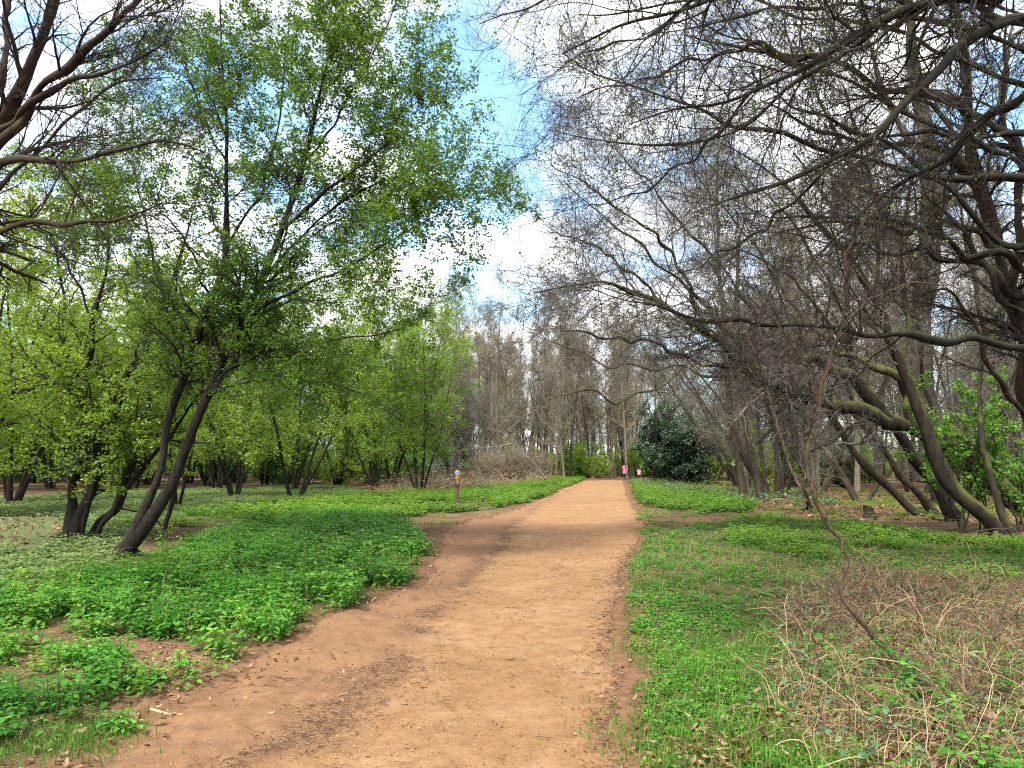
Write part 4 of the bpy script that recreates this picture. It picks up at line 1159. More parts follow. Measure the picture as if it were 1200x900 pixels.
def blades(mb, x, y, h, wd, mat, lean=.5, tone=None):
    n = len(x)
    z = gz(x, y) - .01
    a = R_.uniform(0, 6.28, n); l = np.abs(R_.normal(0, lean, n)); hh = h * R_.uniform(.5, 1.3, n)
    d0 = np.stack([np.cos(a) * .25 * l, np.sin(a) * .25 * l, np.ones(n)], 1)
    b0 = np.stack([x, y, z], 1)
    sd_ = np.stack([-np.sin(a + R_.normal(0, .7, n)), np.cos(a), np.zeros(n)], 1)
    m1 = b0 + nrm(d0) * hh[:, None] * .5
    d1 = np.stack([np.cos(a) * l, np.sin(a) * l, np.maximum(.15, 1 - l * .7)], 1)
    tip = m1 + nrm(d1) * hh[:, None] * .55
    w_ = (wd * R_.uniform(.6, 1.3, n))[:, None]
    V = np.stack([b0 - sd_ * w_, b0 + sd_ * w_, m1 - sd_ * w_ * .8, m1 + sd_ * w_ * .8, tip], 1)
    i = np.arange(n)[:, None] * 5
    tn = R_.random(n) if tone is None else tone
    mb.add(V, i + np.array([0, 1, 3, 2]), mat, tn)
    # tips share the same vertices
    Fc, mt, vv, sm = mb.f[-1]
    mb.f.append((i + np.array([2, 3, 4]) + (mb.n - n * 5), mat, np.asarray(tn, np.float32), False))


def flat_leaves(mb, x, y, size, mat, T=T_CUR, lift=.015, zf=gz):
    n = len(x)
    pos = np.stack([x, y, zf(x, y) + R_.uniform(.0, lift, n) + .004], 1)
    a = R_.uniform(0, 6.28, n)
    ax = np.stack([np.cos(a), np.sin(a), R_.normal(0, .28, n)], 1)
    up = np.stack([R_.normal(0, .4, n), R_.normal(0, .4, n), np.ones(n)], 1)
    stamp(mb, T, pos, ax, up, size * R_.uniform(.5, 1.3, n), mat, None, R_.uniform(.6, 1.1))


def sticks(mb, x, y, ln, r, mat, zf=gz, lift=.006, k=3):
    n = len(x)
    a = R_.uniform(0, 6.28, n); L = ln * R_.uniform(.3, 1.4, n)
    z = zf(x, y) + lift
    P = np.zeros((n, 4, 3)); d = np.stack([np.cos(a), np.sin(a), R_.normal(0, .06, n)], 1)
    P[:, 0] = np.stack([x, y, z], 1)
    for s in range(3):
        d = nrm(d + R_.normal(0, .16, (n, 3)) * [1, 1, .25]); P[:, s + 1] = P[:, s] + d * (L / 3)[:, None]
    P[:, 1:, 2] = np.maximum(P[:, 1:, 2], zf(P[:, 1:, 0], P[:, 1:, 1]) + .003)
    tubes(mb, P, np.full((n, 4), 1.0) * (r * R_.uniform(.5, 1.4, n))[:, None], k, mat, R_.random(n))


# nettles, left of the path
def clumpy(sc, lo, hi, seed):
    return lambda x, y: sstep(lo, hi, fbm(x, y, sc, 3, seed))


mb = MB()
x, y = sample(NL, int(area(NL) * 230), .3, 3, clumpy(1.8, .36, .50, 401))
nettle_plants(mb, x, y, .25, .062, 0, 4)
x, y = sample(NL2, int(area(NL2) * 260), .25, 3, clumpy(1.5, .27, .42, 402))
nettle_plants(mb, x, y, .18, .055, 0, 4)
x = np.concatenate([R_.normal(c[0], .12, 16) for c in (gnd(160, 800), gnd(215, 792), gnd(120, 850))]); y = np.concatenate([R_.normal(c[1], .12, 16) for c in (gnd(160, 800), gnd(215, 792), gnd(120, 850))])
nettle_plants(mb, x, y, .15, .055, 0, 3)
o = mb.build('nettles', [M['nettle']]); tag(o, 'bed of young green nettles spreading along the left of the path', 'nettles', kind='stuff')

mb = MB()
x, y = sample(NFAR, int(area(NFAR) * 52), .5, 3, clumpy(.7, .33, .5, 403))
nettle_plants(mb, x, y, .22, .095, 0, 3, T_RND, False)
x, y = sample(NRF, int(area(NRF) * 60), .4, 3, clumpy(.7, .3, .48, 404))
nettle_plants(mb, x, y, .22, .095, 0, 3, T_RND, False)
x, y = sample(NR, int(area(NR) * 110), .4, 3, clumpy(1.0, .36, .52, 405))
nettle_plants(mb, x, y, .14, .062, 0, 3, T_RND, False)
x, y = sample(LITR, int(area(LITR) * 16), .4, 3, clumpy(.9, .47, .60, 407))
nettle_plants(mb, x, y, .16, .08, 0, 3, T_RND, False)
o = mb.build('ground_plants', [M['nettle_light']]); tag(o, 'bright green low plants lining the far verges of the path', 'plants', kind='stuff')

mb = MB()
x, y = sample(PALE, int(area(PALE) * 95), .5, 3, clumpy(.6, .25, .5, 406))
k = ~inpoly(NL, x, y, .2) & ~inpoly(LITL, x, y, .3)
nettle_plants(mb, x[k], y[k], .12, .085, 0, 2, T_RND, False)
o = mb.build('ground_cover', [M['pale_leaf']]); tag(o, 'pale grey-green ground cover under the trees of the left wood', 'ground cover', kind='stuff')

# grass on the right and along the edges
mb = MB()
gd = lambda x, y: np.clip(sstep(.42, .60, fbm(x, y, 1.3, 5, 44)) * (1.15 - y / 15), .16, 1) * np.where(inpoly(BRM, x, y, .3), .25, 1)
x, y = sample(GR, int(area(GR) * 430), .2, 3, gd)
blades(mb, x, y, .065, .0028, 0, .75, np.clip(fbm(x, y, .8, 3, 501) + R_.normal(0, .2, len(x)), 0, 1))
tc_ = [(gnd(px_, py_), r_, h_) for px_, py_, r_, h_ in ((835, 775, .24, .13), (870, 800, .2, .14), (905, 885, .2, .14), (800, 760, .24, .10), (850, 830, .25, .13), (960, 895, .2, .14), (900, 760, .25, .14), (780, 870, .2, .09), (840, 880, .3, .12))]
for c, r_, h_ in tc_:
    n = 520
    blades(mb, R_.normal(c[0], r_, n), R_.normal(c[1], r_ * 1.3, n), h_, .0034, 0, .95, np.clip(R_.normal(.65, .2, n), 0, 1))
# fringe along path
yy = R_.uniform(2.5, 26, 9000); xx = pxr(yy) + np.abs(R_.normal(0, .14, 9000)) + .02
k = fbm(xx, yy, 1.8, 3, 71) > .47
blades(mb, xx[k], yy[k], .05, .003, 0, .7)
x, y = sample(NL2, int(area(NL2) * 420), .3, 3, lambda x, y: sstep(.42, .6, fbm(x, y, 1.2, 3, 511)) * .8 + .2)
blades(mb, x, y, .06, .0028, 0, .6)
c = gnd(105, 852); blades(mb, R_.normal(c[0], .14, 1500), R_.normal(c[1], .16, 1500), .06, .0026, 0, .6)
c = gnd(60, 875); blades(mb, R_.normal(c[0], .2, 1200), R_.normal(c[1], .16, 1200), .06, .0026, 0, .6)
x, y = sample(SIDE, int(area(SIDE) * 70), .4, 3, lambda x, y: .6 + 0 * x)
blades(mb, x, y, .06, .004, 0, .7, np.clip(R_.normal(.8, .2, len(x)), 0, 1))
o = mb.build('grass', [M['grass']]); tag(o, 'short green grass growing on the verges either side of the path', 'grass', kind='stuff')

# small round-leaved weeds in the grass on the right
mb = MB()
x, y = sample(GR, int(area(GR) * 260), .2, 3, lambda x, y: (.25 + sstep(.40, .58, fbm(x, y, 1.5, 4, 601))) * np.clip(1.3 - y / 20, .15, 1))
nettle_plants(mb, x, y, .055, .036, 0, 2, T_RND, False)
x, y = sample(SIDER, int(area(SIDER) * 45), .4, 3, clumpy(1.2, .42, .6, 661), -.3)
nettle_plants(mb, x, y, .07, .055, 0, 2, T_RND, False)
x, y = sample(SIDE, int(area(SIDE) * 30), .4, 3, clumpy(1.2, .40, .6, 662))
nettle_plants(mb, x, y, .07, .055, 1, 2, T_RND, False)
BR2 = wpoly([(860, 960), (960, 830), (940, 790), (1020, 770), (1100, 800), (1250, 800), (1400, 960)])
x, y = sample(BR2, int(area(BR2) * 60), .2, 3, clumpy(2.2, .40, .55, 603))
nettle_plants(mb, x, y, .20, .062, 0, 4)
x, y = sample(NL, int(area(NL) * 40), .3, 3, clumpy(1.6, .48, .62, 651))
nettle_plants(mb, x, y, .34, .082, 1, 3)
x, y = sample(NL, int(area(NL) * 160), .4, 3, clumpy(1.1, .40, .55, 652))
blades(mb, x, y, .16, .003, 1, .9)
x, y = sample(NL2, int(area(NL2) * 60), .3, 3, clumpy(1.6, .42, .6, 653))
nettle_plants(mb, x, y, .09, .05, 1, 2, T_RND, False)
o = mb.build('weeds', [M['nettle'], M['nettle_light']]); tag(o, 'small leafy weeds mixed into the grass and nettles beside the path', 'weeds', kind='stuff')

# dry grass stalks
mb = MB()
x, y = sample(GR, int(area(GR) * 90), .2, 3, lambda x, y: sstep(.42, .62, fbm(x, y, .8, 3, 602)))
blades(mb, x, y, .13, .0022, 0, 1.1)
x, y = sample(NL, int(area(NL) * 9), .2)
blades(mb, x, y, .45, .0024, 0, .9)
x, y = sample(MNDL, int(area(MNDL) * 40), .6)
blades(mb, x, y, .45, .006, 0, .9)
x, y = sample(BRM, int(area(BRM) * 330), .2, 3, clumpy(1.3, .34, .55, 611))
blades(mb, x, y, .24, .0024, 0, 1.6)
x, y = sample(NL2, int(area(NL2) * 30), .25)
blades(mb, x, y, .14, .0024, 0, 1.3)
o = mb.build('dry_grass', [M['grass_dry']]); tag(o, 'straw coloured dead grass stalks among the green verge plants', 'dry grass', kind='stuff')

# dead leaves
mb = MB()
x, y = sample(LITR, int(area(LITR) * 26), .6); flat_leaves(mb, x, y, .13, 0, lift=.05)
x, y = sample(LITL, int(area(LITL) * 25), .5); flat_leaves(mb, x, y, .13, 0, lift=.05)
x, y = sample(BRM, int(area(BRM) * 110), .25, 3, clumpy(1.6, .42, .58, 612)); flat_leaves(mb, x, y, .075, 0, lift=.06)
x, y = sample(NL2, int(area(NL2) * 420), .3, 3, clumpy(1.4, .38, .56, 613)); flat_leaves(mb, x, y, .05, 0, lift=.03)
for c, r_ in ((gnd(905, 850), .22), (gnd(960, 780), .3), (gnd(1010, 690), .4), (gnd(850, 880), .16), (gnd(230, 775), .45), (gnd(1050, 880), .25)):
    flat_leaves(mb, R_.normal(c[0], r_, 260), R_.normal(c[1], r_ * 1.2, 260), .058, 0, lift=.05)
yy = R_.uniform(3, 30, 2600); xx = np.where(R_.random(2600) < .6, pxl(yy) - R_.normal(.1, .2, 2600), pxr(yy) + R_.normal(.02, .18, 2600))
flat_leaves(mb, xx, yy, .045, 0, lift=.02, zf=lambda x, y: gz(x, y))
x, y = sample(GR, int(area(GR) * 30), .2, 3, clumpy(1.2, .40, .62, 614)); flat_leaves(mb, x, y, .045, 0, lift=.04)
NEAR = np.array([[-14, 1], [14, 1], [16, 20], [-16, 20]])
x, y = sample(NEAR, 60000, 0, 3, lambda x, y: .2 + sstep(.40, .60, fbm(x, y, .9, 4, 615)) * np.clip(1.2 - y / 22, .2, 1)); flat_leaves(mb, x, y, .042, 0, lift=.025)
o = mb.build('fallen_leaves', [M['litter']]); tag(o, 'brown fallen leaves lying in drifts on the woodland floor', 'fallen leaves', kind='stuff')

# crumbs and twigs on the path
mb = MB()
n = 8000
yy = 3.0 * np.exp(R_.uniform(0, 2.0, n)); rn = R_.normal(-.12, .17, n)
xx = pxm(yy) + rn
k = (xx > pxl(yy) + .03) & (xx < pxr(yy) - .03) & (R_.random(n) < sstep(.38, .62, fbm(xx, yy, 2.2, 4, 66)))
sticks(mb, xx[k], yy[k], .045, .0022, 0, pz, .004)
yy = 3.0 * np.exp(R_.uniform(0, 1.9, 9000)); xx = pxl(yy) + R_.random(9000) * (pxr(yy) - pxl(yy))
k = (fbm(xx, yy, 1.8, 4, 68) > .50)
sticks(mb, xx[k], yy[k], .035, .0016, 0, pz, .003)
yy = 3.0 * np.exp(R_.uniform(0, 1.9, 3500)); xx = pxr(yy) - np.abs(R_.normal(0, .14, 3500))
sticks(mb, xx, yy, .05, .002, 0, pz, .004)
yy = 3.0 * np.exp(R_.uniform(0, 1.7, 60)); xx = pxl(yy) + R_.random(60) * (pxr(yy) - pxl(yy))
sticks(mb, xx, yy, .14, .0032, 0, pz, .006)
x, y = sample(NEAR, 22000, 0, 3); sticks(mb, x, y, .10, .0022, 0, gz, .008)
o = mb.build('twig_litter', [M['mulch']]); tag(o, 'broken twigs and bark crumbs littering the rut along the path', 'twig litter', kind='stuff')
mb = MB()
n = 26000
yy = 3.0 * np.exp(R_.uniform(0, 1.8, n)); xx = pxl(yy) + R_.random(n) * (pxr(yy) - pxl(yy))
k = (fbm(xx, yy, 1.5, 3, 69) > .42) & (R_.random(n) < .35 + (xx < pxm(yy))); xx, yy = xx[k], yy[k]; n = len(xx)
oc = np.array([[1, 0, 0], [-1, 0, 0], [0, 1, 0], [0, -1, 0], [0, 0, .7], [0, 0, -.7]], float)
of = np.array([[0, 2, 4], [2, 1, 4], [1, 3, 4], [3, 0, 4], [2, 0, 5], [1, 2, 5], [3, 1, 5], [0, 3, 5]])
ax = R_.normal(size=(n, 3)) * [1, 1, .3]
stamp(mb, (oc, of), np.stack([xx, yy, pz(xx, yy) + .002], 1), ax, np.tile([0, 0, 1.0], (n, 1)) + R_.normal(0, .2, (n, 3)), R_.uniform(.0012, .0055, n) * R_.choice([1, 1, 1, 1, 1, 2.2], n), 0)
o = mb.build('gravel_crumbs', [M['grit']]); tag(o, 'small earth crumbs and grit scattered over the footpath', 'grit', kind='stuff')


# ------------------------------------------------------------------ brambles
def arcs(n, base, ln, r, up=(.6, 1.2), grav=.22, S=9, wob=.12):
    x, y = base
    a = R_.uniform(0, 6.28, n); u_ = R_.uniform(*up, n)
    d = nrm(np.stack([np.cos(a), np.sin(a), u_], 1))
    P = np.zeros((n, S + 1, 3)); P[:, 0] = np.stack([x, y, gz(x, y) - .02], 1)
    L = R_.uniform(*ln, n)
    for s in range(S):
        d = nrm(d + R_.normal(0, wob, (n, 3)) + np.array([0, 0, -grav]))
        P[:, s + 1] = P[:, s] + d * (L / S)[:, None]
        P[:, s + 1, 2] = np.maximum(P[:, s + 1, 2], gz(P[:, s + 1, 0], P[:, s + 1, 1]) + .01)
    R = (r * R_.uniform(.6, 1.4, n))[:, None] * np.linspace(1, .45, S + 1)
    return P, R


def bramble(label, poly, n_tan, n_red, n_leaf, ln, r, jit=.15, lsz=(.035, .06), lm='bramble_leaf', lh=.4, upt=(.0, 1.1)):
    c = poly.mean(0)
    root = thing('bramble_thicket', label, 'bramble', (c[0], c[1], 0))
    b = np.array([c[0], c[1], 0])

    def pick(n):
        xs, ys_ = [], []
        while sum(map(len, xs)) < n:
            x, y = sample(poly, n * 20 + 2000, jit); xs.append(x); ys_.append(y)
        return np.concatenate(xs)[:n], np.concatenate(ys_)[:n]
    mb = MB(); x, y = pick(n_tan); q = arcs(len(x), (x, y), ln, r, upt, .2, 9, .2)
    tubes(mb, *q, 4, 0, R_.random(len(x)))
    q2 = spawn(q, 1.2, .2, 1, (30, 80), (.1, .35), False, .6, 3, .2, 0, r * .4); tubes(mb, *q2, 3, 0, R_.random(len(q2[0])))
    x, y = pick(n_red); q = arcs(len(x), (x, y), (ln[0] * 1.1, ln[1] * 1.15), r * 1.1, (.6, 2.2), .17)
    tubes(mb, *q, 5, 1, R_.random(len(x)))
    q2 = spawn(q, 3, .2, 1, (30, 80), (.08, .3), False, .6, 3, .2, 0, r * .4); tubes(mb, *q2, 3, 1, R_.random(len(q2[0])))
    mb.build('canes', [M['cane_tan'], M['cane_red']], root, b)
    if n_leaf:
        mb = MB(); x, y = pick(n_leaf)
        n = len(x); z = gz(x, y) + np.abs(R_.normal(0, lh * .4, n)) + .02
        for k in range(3):
            a = R_.uniform(0, 6.28, n) * 0 + R_.uniform(0, 6.28) + k * 2.1 + R_.normal(0, .5, n)
            ax = np.stack([np.cos(a), np.sin(a), R_.normal(-.1, .25, n)], 1)
            up = np.stack([R_.normal(0, .35, n), R_.normal(0, .35, n), np.ones(n)], 1)
            stamp(mb, T_NET, np.stack([x, y, z], 1) + ax * .01, ax, up, R_.uniform(*lsz, n), 0, None, 1.15)
        mb.build('leaves', M[lm], root, b)
    return root


bramble('tangled heap of dead tan and dark bramble canes filling the bottom right', BRM, 5200, 700, 900, (.25, .85), .0033, upt=(.1, 1.9))
MB_R = wpoly([(940, 760), (960, 690), (1010, 664), (1060, 672), (1050, 700), (1000, 740)])
bramble('small patch of dead brown bramble at the left foot of the crooked stem', MB_R, 420, 40, 30, (.3, .95), .0028)
bramble('low mound of brown bramble and grey-green leaves behind the waymarker post', MNDL, 4200, 500, 2600, (.9, 3.2), .010, .5, (.10, .17), 'greyleaf', 1.2, (.2, 1.8))
BUF = wpoly([(745, 566), (800, 571), (880, 583), (980, 590), (980, 596), (880, 592), (800, 580), (745, 570)])
bramble('low brown and green bramble strip along the bank before the holly', BUF, 420, 120, 1500, (.5, 1.3), .007, .5, (.09, .15), 'bramble_leaf', .5)
ctr = gnd(480, 568)


def leafy_mound(label, cx, cy, rx, ry, h, n, mat, size):
    root = thing('ivy_mound', label, 'ivy', (cx, cy, 0)); b = np.array([cx, cy, 0])
    a = R_.uniform(0, 6.28, n); r_ = np.sqrt(R_.random(n)) * (1 + .25 * (fbm(np.cos(a) * 2, np.sin(a) * 2, 1.5, 2, 9) - .5))
    x = cx + np.cos(a) * r_ * rx; y = cy + np.sin(a) * r_ * ry
    z = h * np.sqrt(np.clip(1 - r_ ** 2, 0, 1)) * (.55 + .7 * fbm(x, y, .9, 3, 88)) * R_.uniform(.75, 1.05, n) + .05
    mb = MB(); t = R_.uniform(0, 6.28, n)
    ax = np.stack([np.cos(t), np.sin(t), R_.normal(-.3, .3, n)], 1); up = np.stack([np.cos(a) * r_, np.sin(a) * r_, np.full(n, .9)], 1) + R_.normal(0, .35, (n, 3))
    stamp(mb, T_RND, np.stack([x, y, z], 1), ax, up, R_.uniform(*size, n), 0)
    mb.build('leaves', M[mat], root, b)
    mb = MB(); k = n // 12
    q = arcs(k, (cx + R_.normal(0, rx * .5, k), cy + R_.normal(0, ry * .5, k)), (1.0, 2.4), .008, (.6, 2), .16); tubes(mb, *q, 4, 0, R_.random(k))
    mb.build('stems', M['cane_tan'], root, b)


leafy_mound('grey-green ivy and bramble mound left of the path behind the waymarker', gnd(505, 564)[0], gnd(505, 564)[1], 5.0, 3.0, 2.0, 5200, 'greyleaf', (.10, .18))


# single arching canes near the camera
def cane(label, pl):
    P, R = stems([pl], 24, .15)
    b = P[0, 0].copy()
    root = thing('bramble_cane', label, 'bramble', tuple(b))
    mb = MB(); tubes(mb, P, R, 6, 0, np.full(1, .3))
    q = spawn((P, R), 9, .1, 1, (30, 80), (.05, .25), False, .6, 3, .2, 0, .0016)
    tubes(mb, *q, 3, 0, R_.random(len(q[0]))); mb.build('stem', M['cane_red'], root, b)


cane('dark bramble cane arching right from the heap towards the thick leaning trunk', [(1078, 738, 7.2, .007), (1074, 706, 7.2, .0065), (1088, 672, 7.2, .006), (1112, 642, 7.2, .005), (1150, 622, 7.2, .0045), (1205, 618, 7.2, .004), (1260, 625, 7.2, .003)])
cane('dark upright bramble cane slanting to the right edge of the picture', [(1150, 790, 5.7, .009), (1165, 745, 5.7, .008), (1180, 705, 5.7, .007), (1200, 672, 5.7, .006), (1230, 640, 5.7, .004)])
cane('pale curved cane lying across the leaves at the bottom right', [(962, 862, 4.6, .006), (1000, 846, 4.55, .006), (1050, 850, 4.5, .006), (1100, 866, 4.45, .005), (1150, 880, 4.4, .004)])
cane('dark twig poking up through the grass left of the bramble heap', [(962, 795, 5.7, .005), (955, 760, 5.7, .0045), (945, 725, 5.7, .004), (934, 705, 5.7, .003)])
cane('bent brown cane creeping along the ground below the crooked stem', [(1062, 782, 5.95, .018), (1085, 820, 5.05, .016), (1105, 850, 4.55, .015), (1125, 875, 4.25, .013), (1150, 905, 3.95, .011)])


# brush piles, stumps, logs ------------------------------------------------------
def brush_pile(label, px_, py_, w_, h_, n):
    q = gnd(px_, py_); root = thing('brush_pile', label, 'brush pile', (q[0], q[1], 0)); b = np.array([q[0], q[1], 0])
    mb = MB(); a = R_.uniform(0, 6.28, n); r_ = np.sqrt(R_.random(n)) * w_
    hz = h_ * np.sqrt(np.clip(1 - (r_ / w_) ** 2, 0, 1)) * R_.uniform(.1, 1, n)
    P = np.zeros((n, 5, 3)); P[:, 0] = np.stack([q[0] + np.cos(a) * r_, q[1] + np.sin(a) * r_, hz], 1)
    t = R_.uniform(0, 6.28, n); d = np.stack([np.cos(t), np.sin(t), R_.normal(0, .35, n)], 1)
    for s in range(4):
        d = nrm(d + R_.normal(0, .2, (n, 3)) - [0, 0, .06]); P[:, s + 1] = P[:, s] + d * R_.uniform(.12, .3, n)[:, None]
    P[:, :, 2] = np.maximum(P[:, :, 2], .01)
    tubes(mb, P, np.ones((n, 5)) * R_.uniform(.006, .022, n)[:, None], 4, 0, R_.random(n))
    mb.build('branches', M['cane_tan'] if n > 500 else M['cane_red'], root, b)
    mb = MB(); m_ = n; a = R_.uniform(0, 6.28, m_); r_ = np.sqrt(R_.random(m_)) * w_
    z = h_ * np.sqrt(np.clip(1 - (r_ / w_) ** 2, 0, 1)) * R_.uniform(.6, 1.0, m_)
    t = R_.uniform(0, 6.28, m_)
    stamp(mb, T_CUR, np.stack([q[0] + np.cos(a) * r_, q[1] + np.sin(a) * r_, z], 1), np.stack([np.cos(t), np.sin(t), R_.normal(0, .4, m_)], 1), R_.normal(0, .5, (m_, 3)) + [0, 0, 1], R_.uniform(.08, .15, m_), 0)
    mb.build('dead_leaves', M['litter'], root, b)


brush_pile('rounded pile of brown cut branches behind the slim trees at right', 908, 568, 1.7, 1.75, 1500)


def stump(label, px_, py_, r, h, lean=(0, 0), bark='bark_mid', cutcol=True):
    q = gnd(px_, py_); root = thing('tree_stump', label, 'stump', (q[0], q[1], 0), R_.uniform(0, 6))
    k = 14; mb = MB(); rings = []
    an = np.arange(k) * 2 * math.pi / k; ph = R_.random(k)
    for f, s in ((-.1, 1.5), (.08, 1.25), (.3, 1.05), (.65, 1.0), (1, .96)):
        rr = r * s * (1 + .16 * (ph - .5) + .10 * np.sin(an * 5) * (s - .9))
        rings.append(np.stack([np.cos(an) * rr + lean[0] * f * h, np.sin(an) * rr + lean[1] * f * h, np.full(k, f * h) + (.12 * h * np.cos(an) if f == 1 else 0)], 1))
    V = np.array(rings); i = (np.arange(4) * k)[:, None]; a = i + np.arange(k); b = i + (np.arange(k) + 1) % k
    mb.add(V, np.stack([a, b, b + k, a + k], -1).reshape(-1, 4), 0, None, True); mb.build('trunk', M[bark], root)
    top = np.vstack([V[-1] * [.97, .97, 1] + [0, 0, .002], V[-1].mean(0, keepdims=True) + [0, 0, -.004]])
    mb = MB(); mb.add(top, np.stack([np.arange(k), (np.arange(k) + 1) % k, np.full(k, k)], 1), 0); mb.build('cut_face', M['cutwood'] if cutcol else M['bark_mid'], root)


M['cutwood'] = plain('cutwood', (.45, .33, .20), .8, .2, .3, 30)
stump('small cut stump with a pale top among the dead leaves at right', 1018, 607, .14, .34)
stump('mossy grey-green stump standing right beside the woman in pink', 741, 562.0, .30, 1.35, (0, 0), 'bark_oak', False)
hero2('dead_stump', 'blackened forked dead stump in the undergrowth behind the poles',
      [[(990, 566, 45, .5), (986, 553, 45, .42), (980, 535, 45, .2), (974, 515, 45, .10), (970, 498, 45, .03)], [(992, 566, 45, .45), (996, 545, 45, .3), (1004, 528, 45, .2), (1016, 512, 45, .08)], [(985, 560, 45, .3), (978, 548, 45, .2), (972, 540, 45, .06)]],
      'bark_dark', 'twig_dark', [dict(per=6, t0=.3, ang=(30, 80), ln=(.4, 1.2), frac=False, rr=.4, S=4, wob=.2, minr=.012)])
# fallen pale branch in the thicket
hero2('fallen_branch', 'pale fallen branch leaning across the brown thicket left of the path',
      [[(572, 502, 56, .02), (590, 508, 55.5, .035), (602, 526, 55, .04), (620, 537, 54, .05), (634, 553, 54, .05), (640, 562, 53, .06)], [(600, 520, 55, .06), (575, 525, 55, .05), (548, 522, 55, .02)], [(590, 510, 55, .05), (612, 490, 55, .03), (630, 478, 55, .01)]],
      'twig_grey', 'twig_grey', [dict(per=14, t0=.1, ang=(30, 70), ln=(.6, 1.6), frac=False, rr=.4, S=4, wob=.15, minr=.015)], base=(*gnd(640, 562), 0), lump=.1)


def ground_stick(label, pl, r, mat):
    pts = []
    for x, y in pl:
        q = gnd(x, y); pts.append([q[0], q[1], float(pz(q[0], q[1])) + r * .8 + .012])
    P = catmull(np.hstack([pts, np.full((len(pts), 1), r)]), 14)[:, :3] + R_.normal(0, r * .18, (14, 3))
    mb = MB(); tubes(mb, P[None], (r * np.linspace(.7, 1.0, 14) * (1 - .6 * np.linspace(0, 1, 14) ** 6))[None], 7, 0, np.full(1, .8), .2)
    o = mb.build('fallen_stick', mat, None, P[0]); tag(o, label, 'stick')


ground_stick('pale split stick lying on the left bank of the path', [(176, 824), (205, 832), (235, 835), (268, 840)], .013, M['cane_tan'])
ground_stick('thin dark twig lying just below the pale stick on the bank', [(165, 847), (190, 842), (222, 838)], .006, M['cane_red'])
ground_stick('short dark twig lying across the near path rut', [(322, 788), (336, 790), (348, 790)], .006, M['cane_red'])
q = gnd(83, 860); mb = MB(); stamp(mb, T_CUR, np.array([[q[0], q[1], gz(q[0], q[1]) + .02]]), np.array([[.6, .7, .1]]), np.array([[.1, -.3, 1.0]]), .085, 0, np.array([.9]))
o = mb.build('dead_leaf', M['litter'], None, (q[0], q[1], float(gz(*q)))); tag(o, 'single large pinkish dead leaf on the grass at bottom left', 'leaf')


# ------------------------------------------------------------------ waymarker post
def ring_loft(rings, cap=True):
    n, k, _ = rings.shape
    i = (np.arange(n - 1) * k)[:, None]; a = i + np.arange(k); b = i + (np.arange(k) + 1) % k
    return rings.reshape(-1, 3), np.stack([a, b, b + k, a + k], -1).reshape(-1, 4)


def rounded_sq(w_, r_, k=4):
    out = []
    for cx, cy, a0 in ((1, 1, 0), (-1, 1, 90), (-1, -1, 180), (1, -1, 270)):
        for t in range(k + 1):
            a = rad(a0 + 90 * t / k); out.append(((w_ - r_) * cx + math.cos(a) * r_, (w_ - r_) * cy + math.sin(a) * r_))
    return np.array(out)


def cyl_y(mb, cx, cy, cz, r, d, k=24, mat=0):
    """a short disc facing -Y, its back at cy"""
    an = np.arange(k) * 2 * math.pi / k
    c = np.stack([cx + np.cos(an) * r, np.zeros(k), cz + np.sin(an) * r], 1)
    rg = []
    for yy_, s in ((cy, 1), (cy - d * .8, 1), (cy - d, .94)):
        q_ = c.copy(); q_[:, 0] = cx + np.cos(an) * r * s; q_[:, 2] = cz + np.sin(an) * r * s; q_[:, 1] = yy_; rg.append(q_)
    V, Fq = ring_loft(np.array(rg)); mb.add(V, Fq, mat)
    mb.add(np.vstack([rg[-1], [[cx, cy - d, cz]]]), np.stack([np.arange(k), (np.arange(k) + 1) % k, np.full(k, k)], 1), mat)


q = gnd(535.5, 596.5)
post = thing('waymarker_post', 'short brown wooden waymarker post with round coloured discs left of the path', 'signpost', (q[0], q[1], float(gz(*q)) - .02), rad(6))
sq = rounded_sq(.075, .02); k = len(sq)
post.scale = (1, 1, 1.12)


def sect(z, s=1.0): return np.hstack([sq * s, np.full((k, 1), z)])


wood_hi = barkmat('post_wood', (.045, .026, .015), (.115, .068, .038), None, scale=14, bump=.3)
wood_lo = barkmat('post_base_wood', (.035, .030, .020), (.085, .072, .048), (.045, .055, .02), .42, 14, .3)
mb = MB(); V, Fq = ring_loft(np.array([sect(.60), sect(.9), sect(1.20), sect(1.235, .93), sect(1.25, .75)])); mb.add(V, Fq, 0, None, False)
top = np.vstack([sect(1.25, .75), [[0, 0, 1.255]]]); mb.add(top, np.stack([np.arange(k), (np.arange(k) + 1) % k, np.full(k, k)], 1), 0)
mb.build('post', wood_hi, post)
mb = MB(); V, Fq = ring_loft(np.array([sect(-.3, 1.02), sect(.1, 1.02), sect(.598, 1.01)])); mb.add(V, Fq, 0); mb.build('weathered_base', wood_lo, post)
mb = MB(); V, Fq = ring_loft(np.array([sect(.70, 1.05), sect(.82, 1.05)])); mb.add(V, Fq, 0); mb.build('red_band', plain('dark_red_paint', (.045, .007, .007), .5), post)
mb = MB(); cyl_y(mb, 0, -.0755, 1.165, .072, .012); dsk = mb.build('waymark_disc', plain('white_plastic', (.27, .31, .37), .4, .4, .05), post)
mb = MB(); cyl_y(mb, 0, -.088, 1.165, .036, .004); mb.build('blue_centre', plain('blue_plastic', (.02, .07, .30), .4, .4, .05), dsk)
mb = MB(); cyl_y(mb, 0, -.0755, 1.01, .066, .010); mb.build('waymark_disc', plain('yellow_plastic', (.28, .13, .015), .4, .4, .08), post)
